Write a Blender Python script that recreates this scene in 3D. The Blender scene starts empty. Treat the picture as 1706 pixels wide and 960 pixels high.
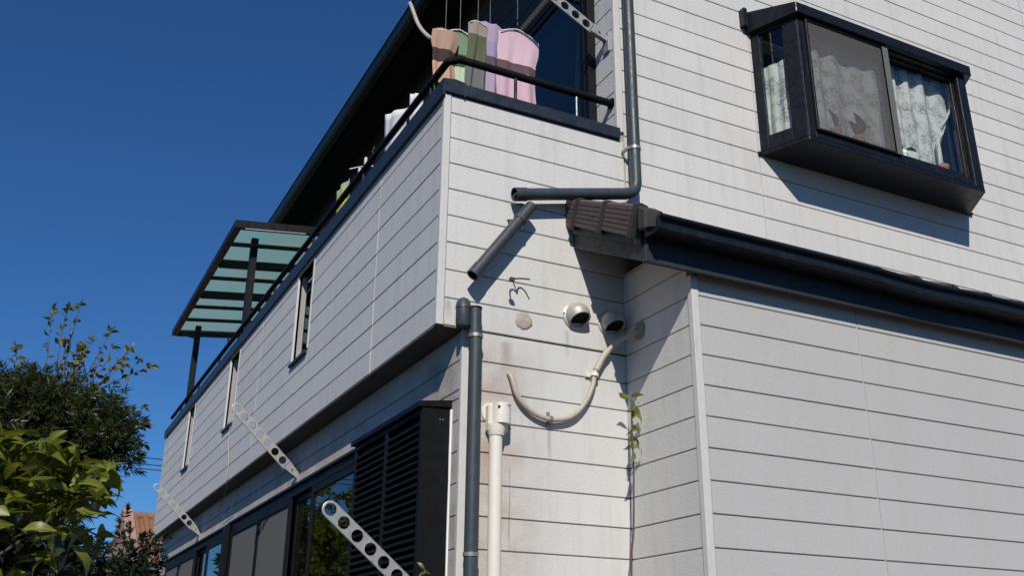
import bpy, bmesh, math, random
import numpy as np
from mathutils import Vector, Matrix
R = math.radians
random.seed(7); rng = np.random.default_rng(7)
scene = bpy.context.scene
col = scene.collection

# ------------------------------------------------------------------ camera
def make_camera():
    C = Vector((-1.7303, -4.2921, 1.5389))
    yaw, pitch, roll = 0.46335, 0.37302, 0.00902
    fw = Vector((math.sin(yaw) * math.cos(pitch), math.cos(yaw) * math.cos(pitch), math.sin(pitch)))
    rt = Vector((math.cos(yaw), -math.sin(yaw), 0)); up = rt.cross(fw)
    r2 = rt * math.cos(roll) + up * math.sin(roll)
    u2 = up * math.cos(roll) - rt * math.sin(roll)
    cd = bpy.data.cameras.new('camera'); co = bpy.data.objects.new('camera', cd); col.objects.link(co)
    m = Matrix((r2, u2, -fw)).transposed().to_4x4(); m.translation = C
    co.matrix_world = m
    cd.sensor_width = 36; cd.lens = 36 * 1654.08 / 1706
    cd.clip_start = 0.05; cd.clip_end = 2000
    scene.camera = co
make_camera()

# ------------------------------------------------------------------ light
SUN_DIR = Vector((0.3528, 0.7174, -0.6007)).normalized()
w = bpy.data.worlds.new('World'); scene.world = w; w.use_nodes = True
nt = w.node_tree; nt.nodes.clear()
sky = nt.nodes.new('ShaderNodeTexSky'); sky.sky_type = 'NISHITA'; sky.sun_disc = False
sky.sun_elevation = math.asin(-SUN_DIR.z)
sky.sun_rotation = math.atan2(-SUN_DIR.x, -SUN_DIR.y)
sky.altitude = 50; sky.air_density = 1.0; sky.dust_density = 0.0; sky.ozone_density = 10.0
bg = nt.nodes.new('ShaderNodeBackground'); bg.inputs['Strength'].default_value = 0.067
wo = nt.nodes.new('ShaderNodeOutputWorld')
tint = nt.nodes.new('ShaderNodeMix'); tint.data_type = 'RGBA'; tint.blend_type = 'MULTIPLY'; tint.inputs[0].default_value = 1.0
tint.inputs[7].default_value = (0.66, 1.0, 1.22, 1)   # camera white balance of the clear sky
nt.links.new(sky.outputs[0], tint.inputs[6]); nt.links.new(tint.outputs[2], bg.inputs[0]); nt.links.new(bg.outputs[0], wo.inputs[0])
sl = bpy.data.lights.new('sun', 'SUN'); sl.energy = 4.7; sl.angle = R(0.53); sl.color = (1.0, 0.945, 0.86)
so = bpy.data.objects.new('sun', sl); col.objects.link(so)
so.rotation_euler = SUN_DIR.to_track_quat('-Z', 'Y').to_euler(); so.location = (-4, -9, 12)
scene.view_settings.view_transform = 'Standard'; scene.view_settings.look = 'None'
scene.view_settings.exposure = 0.0; scene.view_settings.gamma = 1.0
scene.view_settings.use_curve_mapping = False

# ------------------------------------------------------------------ materials
MAT = {}
def node_mat(name):
    m = bpy.data.materials.new(name); m.use_nodes = True
    t = m.node_tree; b = t.nodes['Principled BSDF']; MAT[name] = m
    return m, t, b
def setp(b, rough=None, metal=None, spec=None, color=None, **k):
    if color is not None: b.inputs['Base Color'].default_value = (*color, 1)
    if rough is not None: b.inputs['Roughness'].default_value = rough
    if metal is not None: b.inputs['Metallic'].default_value = metal
    if spec is not None: b.inputs['Specular IOR Level'].default_value = spec
def N(t, typ, **k):
    n = t.nodes.new(typ)
    for a, v in k.items(): setattr(n, a, v)
    return n
def mathn(t, op, a, b=None, c=None, clamp=False):
    n = N(t, 'ShaderNodeMath', operation=op); n.use_clamp = clamp
    for i, v in enumerate((a, b, c)):
        if v is None: continue
        if isinstance(v, (int, float)): n.inputs[i].default_value = v
        else: t.links.new(v, n.inputs[i])
    return n.outputs[0]
def maprange(t, v, a, b, c, d, smooth=True):
    n = N(t, 'ShaderNodeMapRange'); n.interpolation_type = 'SMOOTHSTEP' if smooth else 'LINEAR'
    for i, q in enumerate((a, b, c, d)): n.inputs[i + 1].default_value = q
    t.links.new(v, n.inputs[0]); return n.outputs[0]
def noise(t, vec, scale, detail=3, rough=.55, sc=None):
    n = N(t, 'ShaderNodeTexNoise'); n.inputs['Scale'].default_value = scale
    n.inputs['Detail'].default_value = detail; n.inputs['Roughness'].default_value = rough
    if sc:
        mp = N(t, 'ShaderNodeMapping'); mp.inputs['Scale'].default_value = sc
        t.links.new(vec, mp.inputs[0]); vec = mp.outputs[0]
    t.links.new(vec, n.inputs['Vector']); return n.outputs[0]
def mix(t, f, a, b, blend='MIX'):
    n = N(t, 'ShaderNodeMix', data_type='RGBA', blend_type=blend)
    if isinstance(f, (int, float)): n.inputs[0].default_value = f
    else: t.links.new(f, n.inputs[0])
    for i, v in ((6, a), (7, b)):
        if isinstance(v, tuple): n.inputs[i].default_value = (*v, 1)
        else: t.links.new(v, n.inputs[i])
    return n.outputs[2]
def bump(t, b, h, strength, dist):
    n = N(t, 'ShaderNodeBump'); n.inputs['Strength'].default_value = strength; n.inputs['Distance'].default_value = dist
    t.links.new(h, n.inputs['Height']); t.links.new(n.outputs[0], b.inputs['Normal'])

def siding_material(name, lo, hi):
    m, t, b = node_mat(name)
    geo = N(t, 'ShaderNodeNewGeometry'); P = geo.outputs['Position']
    sep = N(t, 'ShaderNodeSeparateXYZ'); t.links.new(P, sep.inputs[0]); X, Y, Z = sep.outputs
    big = noise(t, P, 1.6, 4)
    c = mix(t, big, lo, hi)
    oi = N(t, 'ShaderNodeObjectInfo')
    c = mix(t, mathn(t, 'MULTIPLY', oi.outputs['Random'], .2), c, (0.40, 0.395, 0.385))
    fine = noise(t, P, 90, 4, .7)
    c = mix(t, maprange(t, fine, .56, .74, 0, .16), c, (0.36, 0.34, 0.31))
    # grime round the lower pipe and conduit: soft cloud + vertical runs
    near = mathn(t, 'MULTIPLY', maprange(t, X, .78, .24, 0, 1), maprange(t, Z, 3.20, 2.95, 0, 1))
    near = mathn(t, 'MULTIPLY', near, maprange(t, Y, -.2, -.05, 0, 1))
    cloud = noise(t, P, 5, 5, .65)
    st = mathn(t, 'MULTIPLY', near, maprange(t, cloud, .3, .75, .15, 1))
    c = mix(t, mathn(t, 'MULTIPLY', st, .95), c, (0.36, 0.285, 0.235))
    runs = noise(t, P, 1, 4, .7, (75, 1, 3.2))
    rm = mathn(t, 'MULTIPLY', maprange(t, runs, .60, .70, 0, 1), near)
    c = mix(t, mathn(t, 'MULTIPLY', rm, .55), c, (0.13, 0.105, 0.085))
    # one dark run where the hose leaves the wall, one under the clip
    def run(xc, wd, z0, z1, amt, c):
        wob = noise(t, P, 1, 3, .6, (30, 1, 7))
        dx = mathn(t, 'ABSOLUTE', mathn(t, 'SUBTRACT', mathn(t, 'ADD', X, mathn(t, 'MULTIPLY', wob, .02)), xc + .01))
        k = mathn(t, 'MULTIPLY', maprange(t, dx, wd, 0, 0, 1), maprange(t, Z, z0, z0 + .12, 0, 1))
        k = mathn(t, 'MULTIPLY', k, maprange(t, Z, z1, z1 - .03, 0, 1))
        k = mathn(t, 'MULTIPLY', k, maprange(t, Y, -.2, -.05, 0, 1))
        return mix(t, mathn(t, 'MULTIPLY', k, amt), c, (0.2, 0.15, 0.12))
    c = run(.385, .05, 2.93, 3.13, .55, c); c = run(.63, .016, 2.5, 2.74, .45, c); c = run(.74, .02, 3.05, 3.25, .35, c)
    c = run(.405, .006, 2.60, 2.73, .9, c); c = run(.41, .006, 2.05, 2.5, .6, c); c = run(.06, .03, 3.16, 3.30, .5, c)
    # light weather film with vertical drift everywhere
    film = noise(t, P, 1, 5, .6, (14, 14, 1.2))
    c = mix(t, maprange(t, film, .45, .72, 0, .34), c, (0.40, 0.385, 0.36))
    t.links.new(c, b.inputs['Base Color'])
    setp(b, rough=.5, spec=.42)
    h1 = noise(t, P, 1, 4, .65, (120, 120, 210)); h2 = noise(t, P, 55, 3)
    bump(t, b, mathn(t, 'ADD', h1, mathn(t, 'MULTIPLY', h2, .6)), .65, .004)
    return m
siding_material('siding_paint', (0.535, 0.525, 0.505), (0.61, 0.60, 0.578))
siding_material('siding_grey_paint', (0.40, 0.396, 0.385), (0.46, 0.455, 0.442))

def plain(name, color, rough=.5, metal=0, spec=.5, var=.12, nscale=12, bumps=0, bscale=60, dirt=None):
    m, t, b = node_mat(name)
    geo = N(t, 'ShaderNodeNewGeometry'); P = geo.outputs['Position']
    n = noise(t, P, nscale, 5, .65)
    lo = tuple(max(0, c * (1 - var)) for c in color); hi = tuple(min(1, c * (1 + var)) for c in color)
    c = mix(t, n, lo, hi)
    if dirt:
        d = noise(t, P, 1, 5, .7, (40, 40, 5))
        c = mix(t, maprange(t, d, .52, .75, 0, dirt[1]), c, dirt[0])
    t.links.new(c, b.inputs['Base Color'])
    setp(b, rough=rough, metal=metal, spec=spec)
    rr = maprange(t, noise(t, P, nscale * 2, 4), .3, .7, max(.05, rough - .08), min(1, rough + .1))
    t.links.new(rr, b.inputs['Roughness'])
    if bumps: bump(t, b, noise(t, P, bscale, 3), bumps, .003)
    return m
plain('trim_paint', (0.52, 0.513, 0.495), .5, var=.07, bumps=.15, dirt=((.33, .29, .25), .35))
plain('groove_paint', (0.30, 0.29, 0.275), .8, var=.15)
plain('caulk', (0.60, 0.60, 0.60), .6, var=.08)
plain('caulk_grey', (0.43, 0.43, 0.425), .7, var=.08)
plain('dark_metal', (0.006, 0.007, 0.009), .45, spec=.22, var=.2, dirt=((.016, .018, .02), .5))
plain('navy_metal', (0.016, 0.022, 0.032), .42, spec=.35, var=.2, dirt=((.05, .06, .07), .5))
plain('black_metal', (0.005, 0.0054, 0.006), .5, spec=.15, var=.2)
plain('bay_metal', (0.006, 0.0075, 0.010), .4, spec=.28, var=.2, dirt=((.03, .034, .038), .5))
plain('gutter_plastic', (0.006, 0.009, 0.010), .36, spec=.4, var=.25, dirt=((.022, .030, .030), .5))
plain('fascia_paint', (0.022, 0.027, 0.031), .5, spec=.35, var=.15, dirt=((.06, .07, .08), .3))
plain('pipe_plastic', (0.035, 0.046, 0.051), .46, spec=.4, var=.12, dirt=((.10, .105, .10), .45))
plain('pipe_inside', (0.010, 0.010, 0.010), .9, spec=.1)
plain('clip_steel', (0.30, 0.29, 0.26), .45, metal=.6, var=.25, dirt=((.16, .12, .08), .8))
plain('rust_steel', (0.07, 0.055, 0.045), .7, metal=.2, var=.5, nscale=90)
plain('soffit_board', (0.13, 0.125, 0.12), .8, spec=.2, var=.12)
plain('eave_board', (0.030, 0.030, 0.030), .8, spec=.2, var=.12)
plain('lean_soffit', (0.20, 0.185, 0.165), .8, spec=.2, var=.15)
plain('shaded_wall_paint', (0.075, 0.073, 0.068), .8, spec=.2, var=.1)  # wall tone darkened to hold the shade under the eave
plain('aluminium', (0.33, 0.325, 0.315), .5, metal=.45, var=.14, nscale=30, dirt=((.22, .20, .18), .5))
plain('vent_steel', (0.43, 0.415, 0.375), .52, metal=.4, var=.12, dirt=((.33, .29, .22), .5))
plain('putty', (0.36, 0.315, 0.27), .85, spec=.2, var=.25, nscale=45, bumps=.8, bscale=45)
plain('putty_dark', (0.22, 0.20, 0.18), .85, spec=.2, var=.3, nscale=45, bumps=.8, bscale=45)
plain('cream_plastic', (0.66, 0.62, 0.55), .42, var=.05, dirt=((.46, .40, .33), .4))
plain('hose_beige', (0.40, 0.355, 0.285), .5, var=.12, nscale=30, dirt=((.26, .22, .18), .6))
plain('roof_tile', (0.078, 0.058, 0.056), .6, spec=.35, var=.3, nscale=26, bumps=.3, bscale=70, dirt=((.15, .12, .11), .35))
plain('tile_dark', (0.035, 0.033, 0.032), .75, spec=.25, var=.3, nscale=30)
plain('screen_grey', (0.115, 0.115, 0.112), .8, spec=.25, var=.06)
plain('rubber_black', (0.008, 0.008, 0.008), .7, spec=.2)
plain('interior', (0.16, 0.17, 0.19), .9, spec=.1)
plain('unlit_interior', (0.018, 0.020, 0.022), .9, spec=.1)  # near-black tone puts the darkness of unlit rooms into the colour
plain('terracotta', (0.32, 0.13, 0.075), .75, var=.15)
plain('bark', (0.085, 0.062, 0.045), .9, spec=.2, var=.35, nscale=40, bumps=.6)
plain('twig', (0.11, 0.065, 0.058), .8, spec=.2, var=.25, nscale=40)
plain('soil', (0.050, 0.046, 0.038), .95, spec=.1, var=.4, nscale=3)
plain('far_wall', (0.33, 0.21, 0.175), .85, spec=.2, var=.15, nscale=2)
plain('far_tile', (0.24, 0.115, 0.07), .8, spec=.2, var=.45, nscale=3.5)
plain('far_trim', (0.70, 0.68, 0.64), .7)
plain('wire_black', (0.012, 0.013, 0.015), .6)
plain('peg_white', (0.72, 0.73, 0.72), .45, var=.05)

def leaf_mat(name, a, b_, rough=.42, trans=.3, spec=.45, rib=False):
    m, t, b = node_mat(name)
    geo = N(t, 'ShaderNodeNewGeometry'); oi = N(t, 'ShaderNodeObjectInfo')
    n = noise(t, geo.outputs['Position'], 7, 3)
    n2 = N(t, 'ShaderNodeTexWhiteNoise', noise_dimensions='3D')
    sn = N(t, 'ShaderNodeVectorMath', operation='SNAP'); sn.inputs[1].default_value = (.05, .05, .05)
    t.links.new(geo.outputs['Position'], sn.inputs[0]); t.links.new(sn.outputs[0], n2.inputs[0])
    f = mathn(t, 'ADD', mathn(t, 'MULTIPLY', n, .5), mathn(t, 'MULTIPLY', n2.outputs[0], .35))
    f = mathn(t, 'ADD', f, mathn(t, 'MULTIPLY', oi.outputs['Random'], .25), clamp=True)
    c = mix(t, f, a, b_)
    if rib:
        tc = N(t, 'ShaderNodeTexCoord'); sp_ = N(t, 'ShaderNodeSeparateXYZ'); t.links.new(tc.outputs['Object'], sp_.inputs[0])
        ay = mathn(t, 'ABSOLUTE', sp_.outputs[1])
        c = mix(t, maprange(t, ay, .0022, .0006, 0, .6), c, (.30, .32, .08))
        vn = mathn(t, 'SINE', mathn(t, 'MULTIPLY', mathn(t, 'SUBTRACT', sp_.outputs[0], mathn(t, 'MULTIPLY', ay, .9)), 620))
        c = mix(t, maprange(t, vn, .6, 1, 0, .18), c, (.26, .29, .07))
    t.links.new(c, b.inputs['Base Color']); setp(b, rough=rough, spec=spec)
    tr = N(t, 'ShaderNodeBsdfTranslucent'); t.links.new(mix(t, .5, c, (b_[0] * 1.6, b_[1] * 1.5, b_[2])), tr.inputs[0])
    ms = N(t, 'ShaderNodeMixShader'); ms.inputs[0].default_value = trans
    out = t.nodes['Material Output']
    t.links.new(b.outputs[0], ms.inputs[1]); t.links.new(tr.outputs[0], ms.inputs[2]); t.links.new(ms.outputs[0], out.inputs[0])
leaf_mat('leaf_yew', (0.014, 0.025, 0.009), (0.052, 0.070, 0.019), .42, .25)
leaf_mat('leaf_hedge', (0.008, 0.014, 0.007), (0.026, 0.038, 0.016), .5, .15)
leaf_mat('leaf_citrus', (0.040, 0.064, 0.010), (0.195, 0.21, 0.022), .42, .35, .45, True)
leaf_mat('leaf_twig', (0.05, 0.065, 0.018), (0.17, 0.145, 0.035), .5, .3)
leaf_mat('leaf_sprout', (0.06, 0.08, 0.02), (0.20, 0.21, 0.05), .4, .3)
leaf_mat('leaf_orchid', (0.012, 0.028, 0.012), (0.03, 0.055, 0.022), .35, .15)

def glass_mat(name, tint=(.9, .95, .95), base=.05):
    m = bpy.data.materials.new(name); m.use_nodes = True; MAT[name] = m
    t = m.node_tree; t.nodes.clear()
    out = N(t, 'ShaderNodeOutputMaterial'); tr = N(t, 'ShaderNodeBsdfTransparent'); tr.inputs[0].default_value = (*tint, 1)
    gl = N(t, 'ShaderNodeBsdfGlossy'); gl.inputs['Roughness'].default_value = .015; gl.inputs[0].default_value = (.95, .97, 1, 1)
    geo = N(t, 'ShaderNodeNewGeometry'); dt = N(t, 'ShaderNodeVectorMath', operation='DOT_PRODUCT')
    t.links.new(geo.outputs['Normal'], dt.inputs[0]); t.links.new(geo.outputs['Incoming'], dt.inputs[1])
    cs = mathn(t, 'SUBTRACT', 1, mathn(t, 'ABSOLUTE', dt.outputs['Value']), clamp=True)
    f = mathn(t, 'ADD', mathn(t, 'MULTIPLY', mathn(t, 'POWER', cs, 5), .9), base, clamp=True)
    ms = N(t, 'ShaderNodeMixShader'); t.links.new(f, ms.inputs[0])
    t.links.new(tr.outputs[0], ms.inputs[1]); t.links.new(gl.outputs[0], ms.inputs[2]); t.links.new(ms.outputs[0], out.inputs[0])
glass_mat('glass', (.96, .98, .97), .035)
glass_mat('glass_dark', (.55, .62, .60), .05)
def screen_mat(name, color, alpha):
    m, t, b = node_mat(name); setp(b, color=color, rough=.8, spec=.2)
    tr = N(t, 'ShaderNodeBsdfTransparent'); ms = N(t, 'ShaderNodeMixShader'); ms.inputs[0].default_value = alpha
    out = t.nodes['Material Output']
    t.links.new(tr.outputs[0], ms.inputs[1]); t.links.new(b.outputs[0], ms.inputs[2]); t.links.new(ms.outputs[0], out.inputs[0])
screen_mat('insect_mesh', (.17, .165, .16), .27)
def lace_mat():
    m, t, b = node_mat('lace'); setp(b, color=(.72, .72, .70), rough=.9, spec=.1)
    tc = N(t, 'ShaderNodeNewGeometry')
    v = N(t, 'ShaderNodeTexVoronoi'); v.inputs['Scale'].default_value = 55; t.links.new(tc.outputs['Position'], v.inputs['Vector'])
    n = noise(t, tc.outputs['Position'], 11, 3)
    holes = mathn(t, 'MULTIPLY', maprange(t, v.outputs['Distance'], .2, .55, 0, 1), maprange(t, n, .38, .66, 0, 1))
    a = mathn(t, 'SUBTRACT', .9, mathn(t, 'MULTIPLY', holes, .5))
    tl = N(t, 'ShaderNodeBsdfTranslucent'); tl.inputs[0].default_value = (.6, .6, .6, 1)
    tr = N(t, 'ShaderNodeBsdfTransparent')
    m1 = N(t, 'ShaderNodeMixShader'); m1.inputs[0].default_value = .25
    t.links.new(b.outputs[0], m1.inputs[1]); t.links.new(tl.outputs[0], m1.inputs[2])
    m2 = N(t, 'ShaderNodeMixShader'); t.links.new(a, m2.inputs[0]); t.links.new(tr.outputs[0], m2.inputs[1]); t.links.new(m1.outputs[0], m2.inputs[2])
    t.links.new(m2.outputs[0], t.nodes['Material Output'].inputs[0])
lace_mat()
def poly_mat():
    m, t, b = node_mat('polycarbonate'); setp(b, color=(.20, .28, .28), rough=.35, spec=.5)
    geo = N(t, 'ShaderNodeNewGeometry')
    n = noise(t, geo.outputs['Position'], 1, 4, .6, (2.5, 9, 2))
    c = mix(t, maprange(t, n, .35, .7, 0, 1), (.50, .72, .72), (.66, .70, .62))
    tl = N(t, 'ShaderNodeBsdfTranslucent'); t.links.new(c, tl.inputs[0])
    tr = N(t, 'ShaderNodeBsdfTransparent'); tr.inputs[0].default_value = (.42, .60, .62, 1)
    m1 = N(t, 'ShaderNodeMixShader'); m1.inputs[0].default_value = .75
    t.links.new(b.outputs[0], m1.inputs[1]); t.links.new(tl.outputs[0], m1.inputs[2])
    m2 = N(t, 'ShaderNodeMixShader'); m2.inputs[0].default_value = .42
    t.links.new(m1.outputs[0], m2.inputs[1]); t.links.new(tr.outputs[0], m2.inputs[2])
    t.links.new(m2.outputs[0], t.nodes['Material Output'].inputs[0])
poly_mat()
def fabric(name, stops, axis=2, scale=1.0, trans=.2):
    """cloth whose colour changes in bands along one object axis: stops = [(pos, colour), ...]"""
    m, t, b = node_mat(name)
    tc = N(t, 'ShaderNodeTexCoord'); sp = N(t, 'ShaderNodeSeparateXYZ'); t.links.new(tc.outputs['Object'], sp.inputs[0])
    ra = N(t, 'ShaderNodeValToRGB'); ra.color_ramp.interpolation = 'CONSTANT'
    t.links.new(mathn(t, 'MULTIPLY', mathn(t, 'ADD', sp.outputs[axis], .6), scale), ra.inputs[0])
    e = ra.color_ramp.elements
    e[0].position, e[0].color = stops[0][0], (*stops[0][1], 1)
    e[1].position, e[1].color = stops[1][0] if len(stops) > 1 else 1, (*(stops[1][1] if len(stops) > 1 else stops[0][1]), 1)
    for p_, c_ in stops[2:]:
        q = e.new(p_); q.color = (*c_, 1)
    t.links.new(ra.outputs[0], b.inputs['Base Color']); setp(b, rough=.9, spec=.1)
    tl = N(t, 'ShaderNodeBsdfTranslucent'); t.links.new(ra.outputs[0], tl.inputs[0])
    ms = N(t, 'ShaderNodeMixShader'); ms.inputs[0].default_value = trans
    t.links.new(b.outputs[0], ms.inputs[1]); t.links.new(tl.outputs[0], ms.inputs[2])
    t.links.new(ms.outputs[0], t.nodes['Material Output'].inputs[0])
fabric('cloth_white', [(0, (.72, .72, .74))])

# ------------------------------------------------------------------ mesh helpers
class MB:
    def __init__(s): s.v = []; s.f = []
    def add(s, vs, fs):
        o = len(s.v); s.v += [tuple(p) for p in vs]; s.f += [tuple(i + o for i in f) for f in fs]; return s
    def box(s, x0, x1, y0, y1, z0, z1):
        v = [(x, y, z) for z in (z0, z1) for y in (y0, y1) for x in (x0, x1)]
        return s.add(v, [(0, 2, 3, 1), (4, 5, 7, 6), (0, 1, 5, 4), (2, 6, 7, 3), (0, 4, 6, 2), (1, 3, 7, 5)])
    def hexa(s, bot, top):
        return s.add(list(bot) + list(top), [(3, 2, 1, 0), (4, 5, 6, 7), (0, 1, 5, 4), (1, 2, 6, 5), (2, 3, 7, 6), (3, 0, 4, 7)])
    def prism(s, poly, fn, a, b):
        """poly of 2-D points, fn(p, t) -> 3-D, swept from t=a to t=b"""
        n = len(poly); v = [fn(p, a) for p in poly] + [fn(p, b) for p in poly]
        f = [(i, (i + 1) % n, n + (i + 1) % n, n + i) for i in range(n)] + [tuple(range(n))[::-1], tuple(range(n, 2 * n))]
        return s.add(v, f)
    def tube(s, pts, r, seg=12, caps=True, hollow=0):
        pts = [Vector(p) for p in pts]; n = len(pts)
        rs = r if isinstance(r, (list, tuple)) else [r] * n
        tang = []
        for i in range(n):
            a = pts[i] - pts[i - 1] if i else pts[1] - pts[0]
            b = pts[i + 1] - pts[i] if i < n - 1 else pts[-1] - pts[-2]
            tang.append((a.normalized() + b.normalized()).normalized())
        ref = Vector((0, 0, 1)) if abs(tang[0].z) < .9 else Vector((1, 0, 0))
        nrm = (ref - tang[0] * ref.dot(tang[0])).normalized(); rings = []
        for i in range(n):
            if i:
                q = tang[i - 1].rotation_difference(tang[i]); nrm = q @ nrm
                nrm = (nrm - tang[i] * nrm.dot(tang[i])).normalized()
            bi = tang[i].cross(nrm)
            rings.append([pts[i] + (nrm * math.cos(2 * math.pi * k / seg) + bi * math.sin(2 * math.pi * k / seg)) * rs[i] for k in range(seg)])
        v = [p for rg in rings for p in rg]
        f = [(i * seg + k, i * seg + (k + 1) % seg, (i + 1) * seg + (k + 1) % seg, (i + 1) * seg + k) for i in range(n - 1) for k in range(seg)]
        if caps and not hollow: f += [tuple(range(seg))[::-1], tuple(range((n - 1) * seg, n * seg))]
        s.add(v, f)
        if hollow:
            o = len(s.v); ctr = pts
            iv = []
            for i in range(n): iv += [ctr[i] + (p - ctr[i]) * hollow for p in rings[i]]
            s.v += [tuple(p) for p in iv]; base = o - len(v)
            s.f += [(o + i * seg + (k + 1) % seg, o + i * seg + k, o + (i + 1) * seg + k, o + (i + 1) * seg + (k + 1) % seg) for i in range(n - 1) for k in range(seg)]
            for i in (0, n - 1):
                for k in range(seg):
                    q = (base + i * seg + k, base + i * seg + (k + 1) % seg, o + i * seg + (k + 1) % seg, o + i * seg + k)
                    s.f.append(q if i else q[::-1])
        return s
    def lathe(s, prof, c, axis=Vector((0, 0, 1)), seg=20):
        axis = Vector(axis).normalized(); ref = Vector((1, 0, 0)) if abs(axis.x) < .9 else Vector((0, 1, 0))
        u = (ref - axis * ref.dot(axis)).normalized(); w_ = axis.cross(u); c = Vector(c); n = len(prof)
        v = [c + axis * h + (u * math.cos(2 * math.pi * k / seg) + w_ * math.sin(2 * math.pi * k / seg)) * r for r, h in prof for k in range(seg)]
        f = [(i * seg + k, i * seg + (k + 1) % seg, (i + 1) * seg + (k + 1) % seg, (i + 1) * seg + k) for i in range(n - 1) for k in range(seg)]
        return s.add(v, f)
    def grid(s, fn, nu, nv):
        v = [fn(i / nu, j / nv) for j in range(nv + 1) for i in range(nu + 1)]
        f = [(j * (nu + 1) + i, j * (nu + 1) + i + 1, (j + 1) * (nu + 1) + i + 1, (j + 1) * (nu + 1) + i) for j in range(nv) for i in range(nu)]
        return s.add(v, f)

def wloc(o):
    l = Vector((0, 0, 0))
    while o is not None: l += o.location; o = o.parent
    return l
def finish(me, smooth):
    if smooth:
        me.polygons.foreach_set('use_smooth', [True] * len(me.polygons)); me.set_sharp_from_angle(angle=R(smooth if smooth is not True else 40))
def obj(name, mb, mat, parent=None, loc=None, smooth=None, bevel=0, solid=0):
    """one mesh object; vertices are given in world space and stored relative to loc"""
    if loc is None:
        a = np.array(mb.v); loc = Vector((float((a[:, 0].min() + a[:, 0].max()) / 2), float((a[:, 1].min() + a[:, 1].max()) / 2), float(a[:, 2].min())))
    else: loc = Vector(loc)
    me = bpy.data.meshes.new(name); me.from_pydata([tuple(Vector(p) - loc) for p in mb.v], [], mb.f)
    me.update()
    bm = bmesh.new(); bm.from_mesh(me); bmesh.ops.recalc_face_normals(bm, faces=bm.faces); bm.to_mesh(me); bm.free()
    finish(me, smooth)
    me.materials.append(MAT[mat])
    o = bpy.data.objects.new(name, me); col.objects.link(o)
    o.parent = parent; o.location = loc - wloc(parent)
    if bevel:
        b = o.modifiers.new('edge', 'BEVEL'); b.width = bevel; b.segments = 1; b.limit_method = 'ANGLE'; b.angle_limit = R(40)
    if solid:
        b = o.modifiers.new('thick', 'SOLIDIFY'); b.thickness = solid; b.offset = 0
    return o
def thing(name, label, cat, loc=(0, 0, 0), group=None):
    o = bpy.data.objects.new(name, None); col.objects.link(o); o.location = loc; o.empty_display_size = .1
    return tag(o, label, cat, group)
def tag(o, label, cat, group=None):
    o['label'] = label; o['category'] = cat
    if group: o['group'] = group
    return o
def arcpts(c, r, a0, a1, n, u, v):
    c, u, v = Vector(c), Vector(u), Vector(v)
    return [c + u * r * math.cos(a0 + (a1 - a0) * i / n) + v * r * math.sin(a0 + (a1 - a0) * i / n) for i in range(n + 1)]
def spline(P, n=8):
    P = [Vector(p) for p in P]; out = []
    for i in range(len(P) - 1):
        a, b, c, d = P[max(i - 1, 0)], P[i], P[i + 1], P[min(i + 2, len(P) - 1)]
        for k in range(n):
            t = k / n
            out.append(.5 * ((2 * b) + (c - a) * t + (2 * a - 5 * b + 4 * c - d) * t * t + (3 * b - a - 3 * c + d) * t ** 3))
    return out + [P[-1]]

# ================================================================== GROUND
g_ = MB().add([(-400, -400, 0), (400, -400, 0), (400, 400, 0), (-400, 400, 0)], [(0, 1, 2, 3)])
go = obj('ground', g_, 'soil', loc=(0, 0, 0)); go['kind'] = 'structure'

# ================================================================== HOUSE
G = 0.152; Z0 = 4.363
zk = lambda k: Z0 - k * G
A = 0.145; XE = 1.10; YD = -0.609; ZB = 3.153; ZC = 4.475; YEND = 9.45
house = thing('house', 'two storey house clad in pale grey horizontal siding with a dark trimmed balcony', 'house', (3.0, 4.5, 0))
GAP = .0026; CH = .003; TH = .014
def board(wall, plane, fixed, a0, a1, zb, zt, paint='siding_paint'):
    if zt - zb < .012 or a1 - a0 < .005: return
    b0, t0 = zb + GAP, zt - GAP
    prof = [(TH, b0), (CH, b0), (0, b0 + CH), (0, t0 - CH), (CH, t0), (TH, t0)]
    j = random.uniform(-.0007, .0007)
    fn = (lambda p, t: (t, fixed + p[0] + j, p[1])) if plane == 'y' else (lambda p, t: (fixed + p[0] + j, t, p[1]))
    obj('siding_board', MB().prism(prof, fn, a0, a1), paint, wall)
def courses(wall, plane, fixed, a0, a1, zlo, zhi, holes=(), joints=(), paint='siding_paint'):
    """boards between the groove levels; holes = (b0, b1, z0, z1) openings; joints = butt joints"""
    k = 40; levels = [zlo] + [zk(i) for i in range(60, -40, -1) if zlo + .004 < zk(i) < zhi - .004] + [zhi]
    for zb, zt in zip(levels[:-1], levels[1:]):
        def emit(b0, b1, lo, hi):
            cuts = [b0] + [j for j in sorted(joints) if b0 + .03 < j < b1 - .03] + [b1]
            for i, (c0, c1) in enumerate(zip(cuts[:-1], cuts[1:])):
                board(wall, plane, fixed, c0 + (.0035 if i else 0), c1 - (.0035 if i < len(cuts) - 2 else 0), lo, hi, paint)
        hs = sorted([h for h in holes if h[2] < zt - .004 and h[3] > zb + .004])
        cur = a0
        for h in hs:
            emit(cur, h[0], zb, zt)
            if h[2] > zb + .01: emit(h[0], h[1], zb, h[2])
            if h[3] < zt - .01: emit(h[0], h[1], h[3], zt)
            cur = h[1]
        emit(cur, a1, zb, zt)
BK = .012   # backing sits this far behind the faces
def backing(name, boxes, mat='groove_paint'):
    m = MB()
    for b in boxes: m.box(*b)
    return obj(name, m, mat, house)

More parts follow.
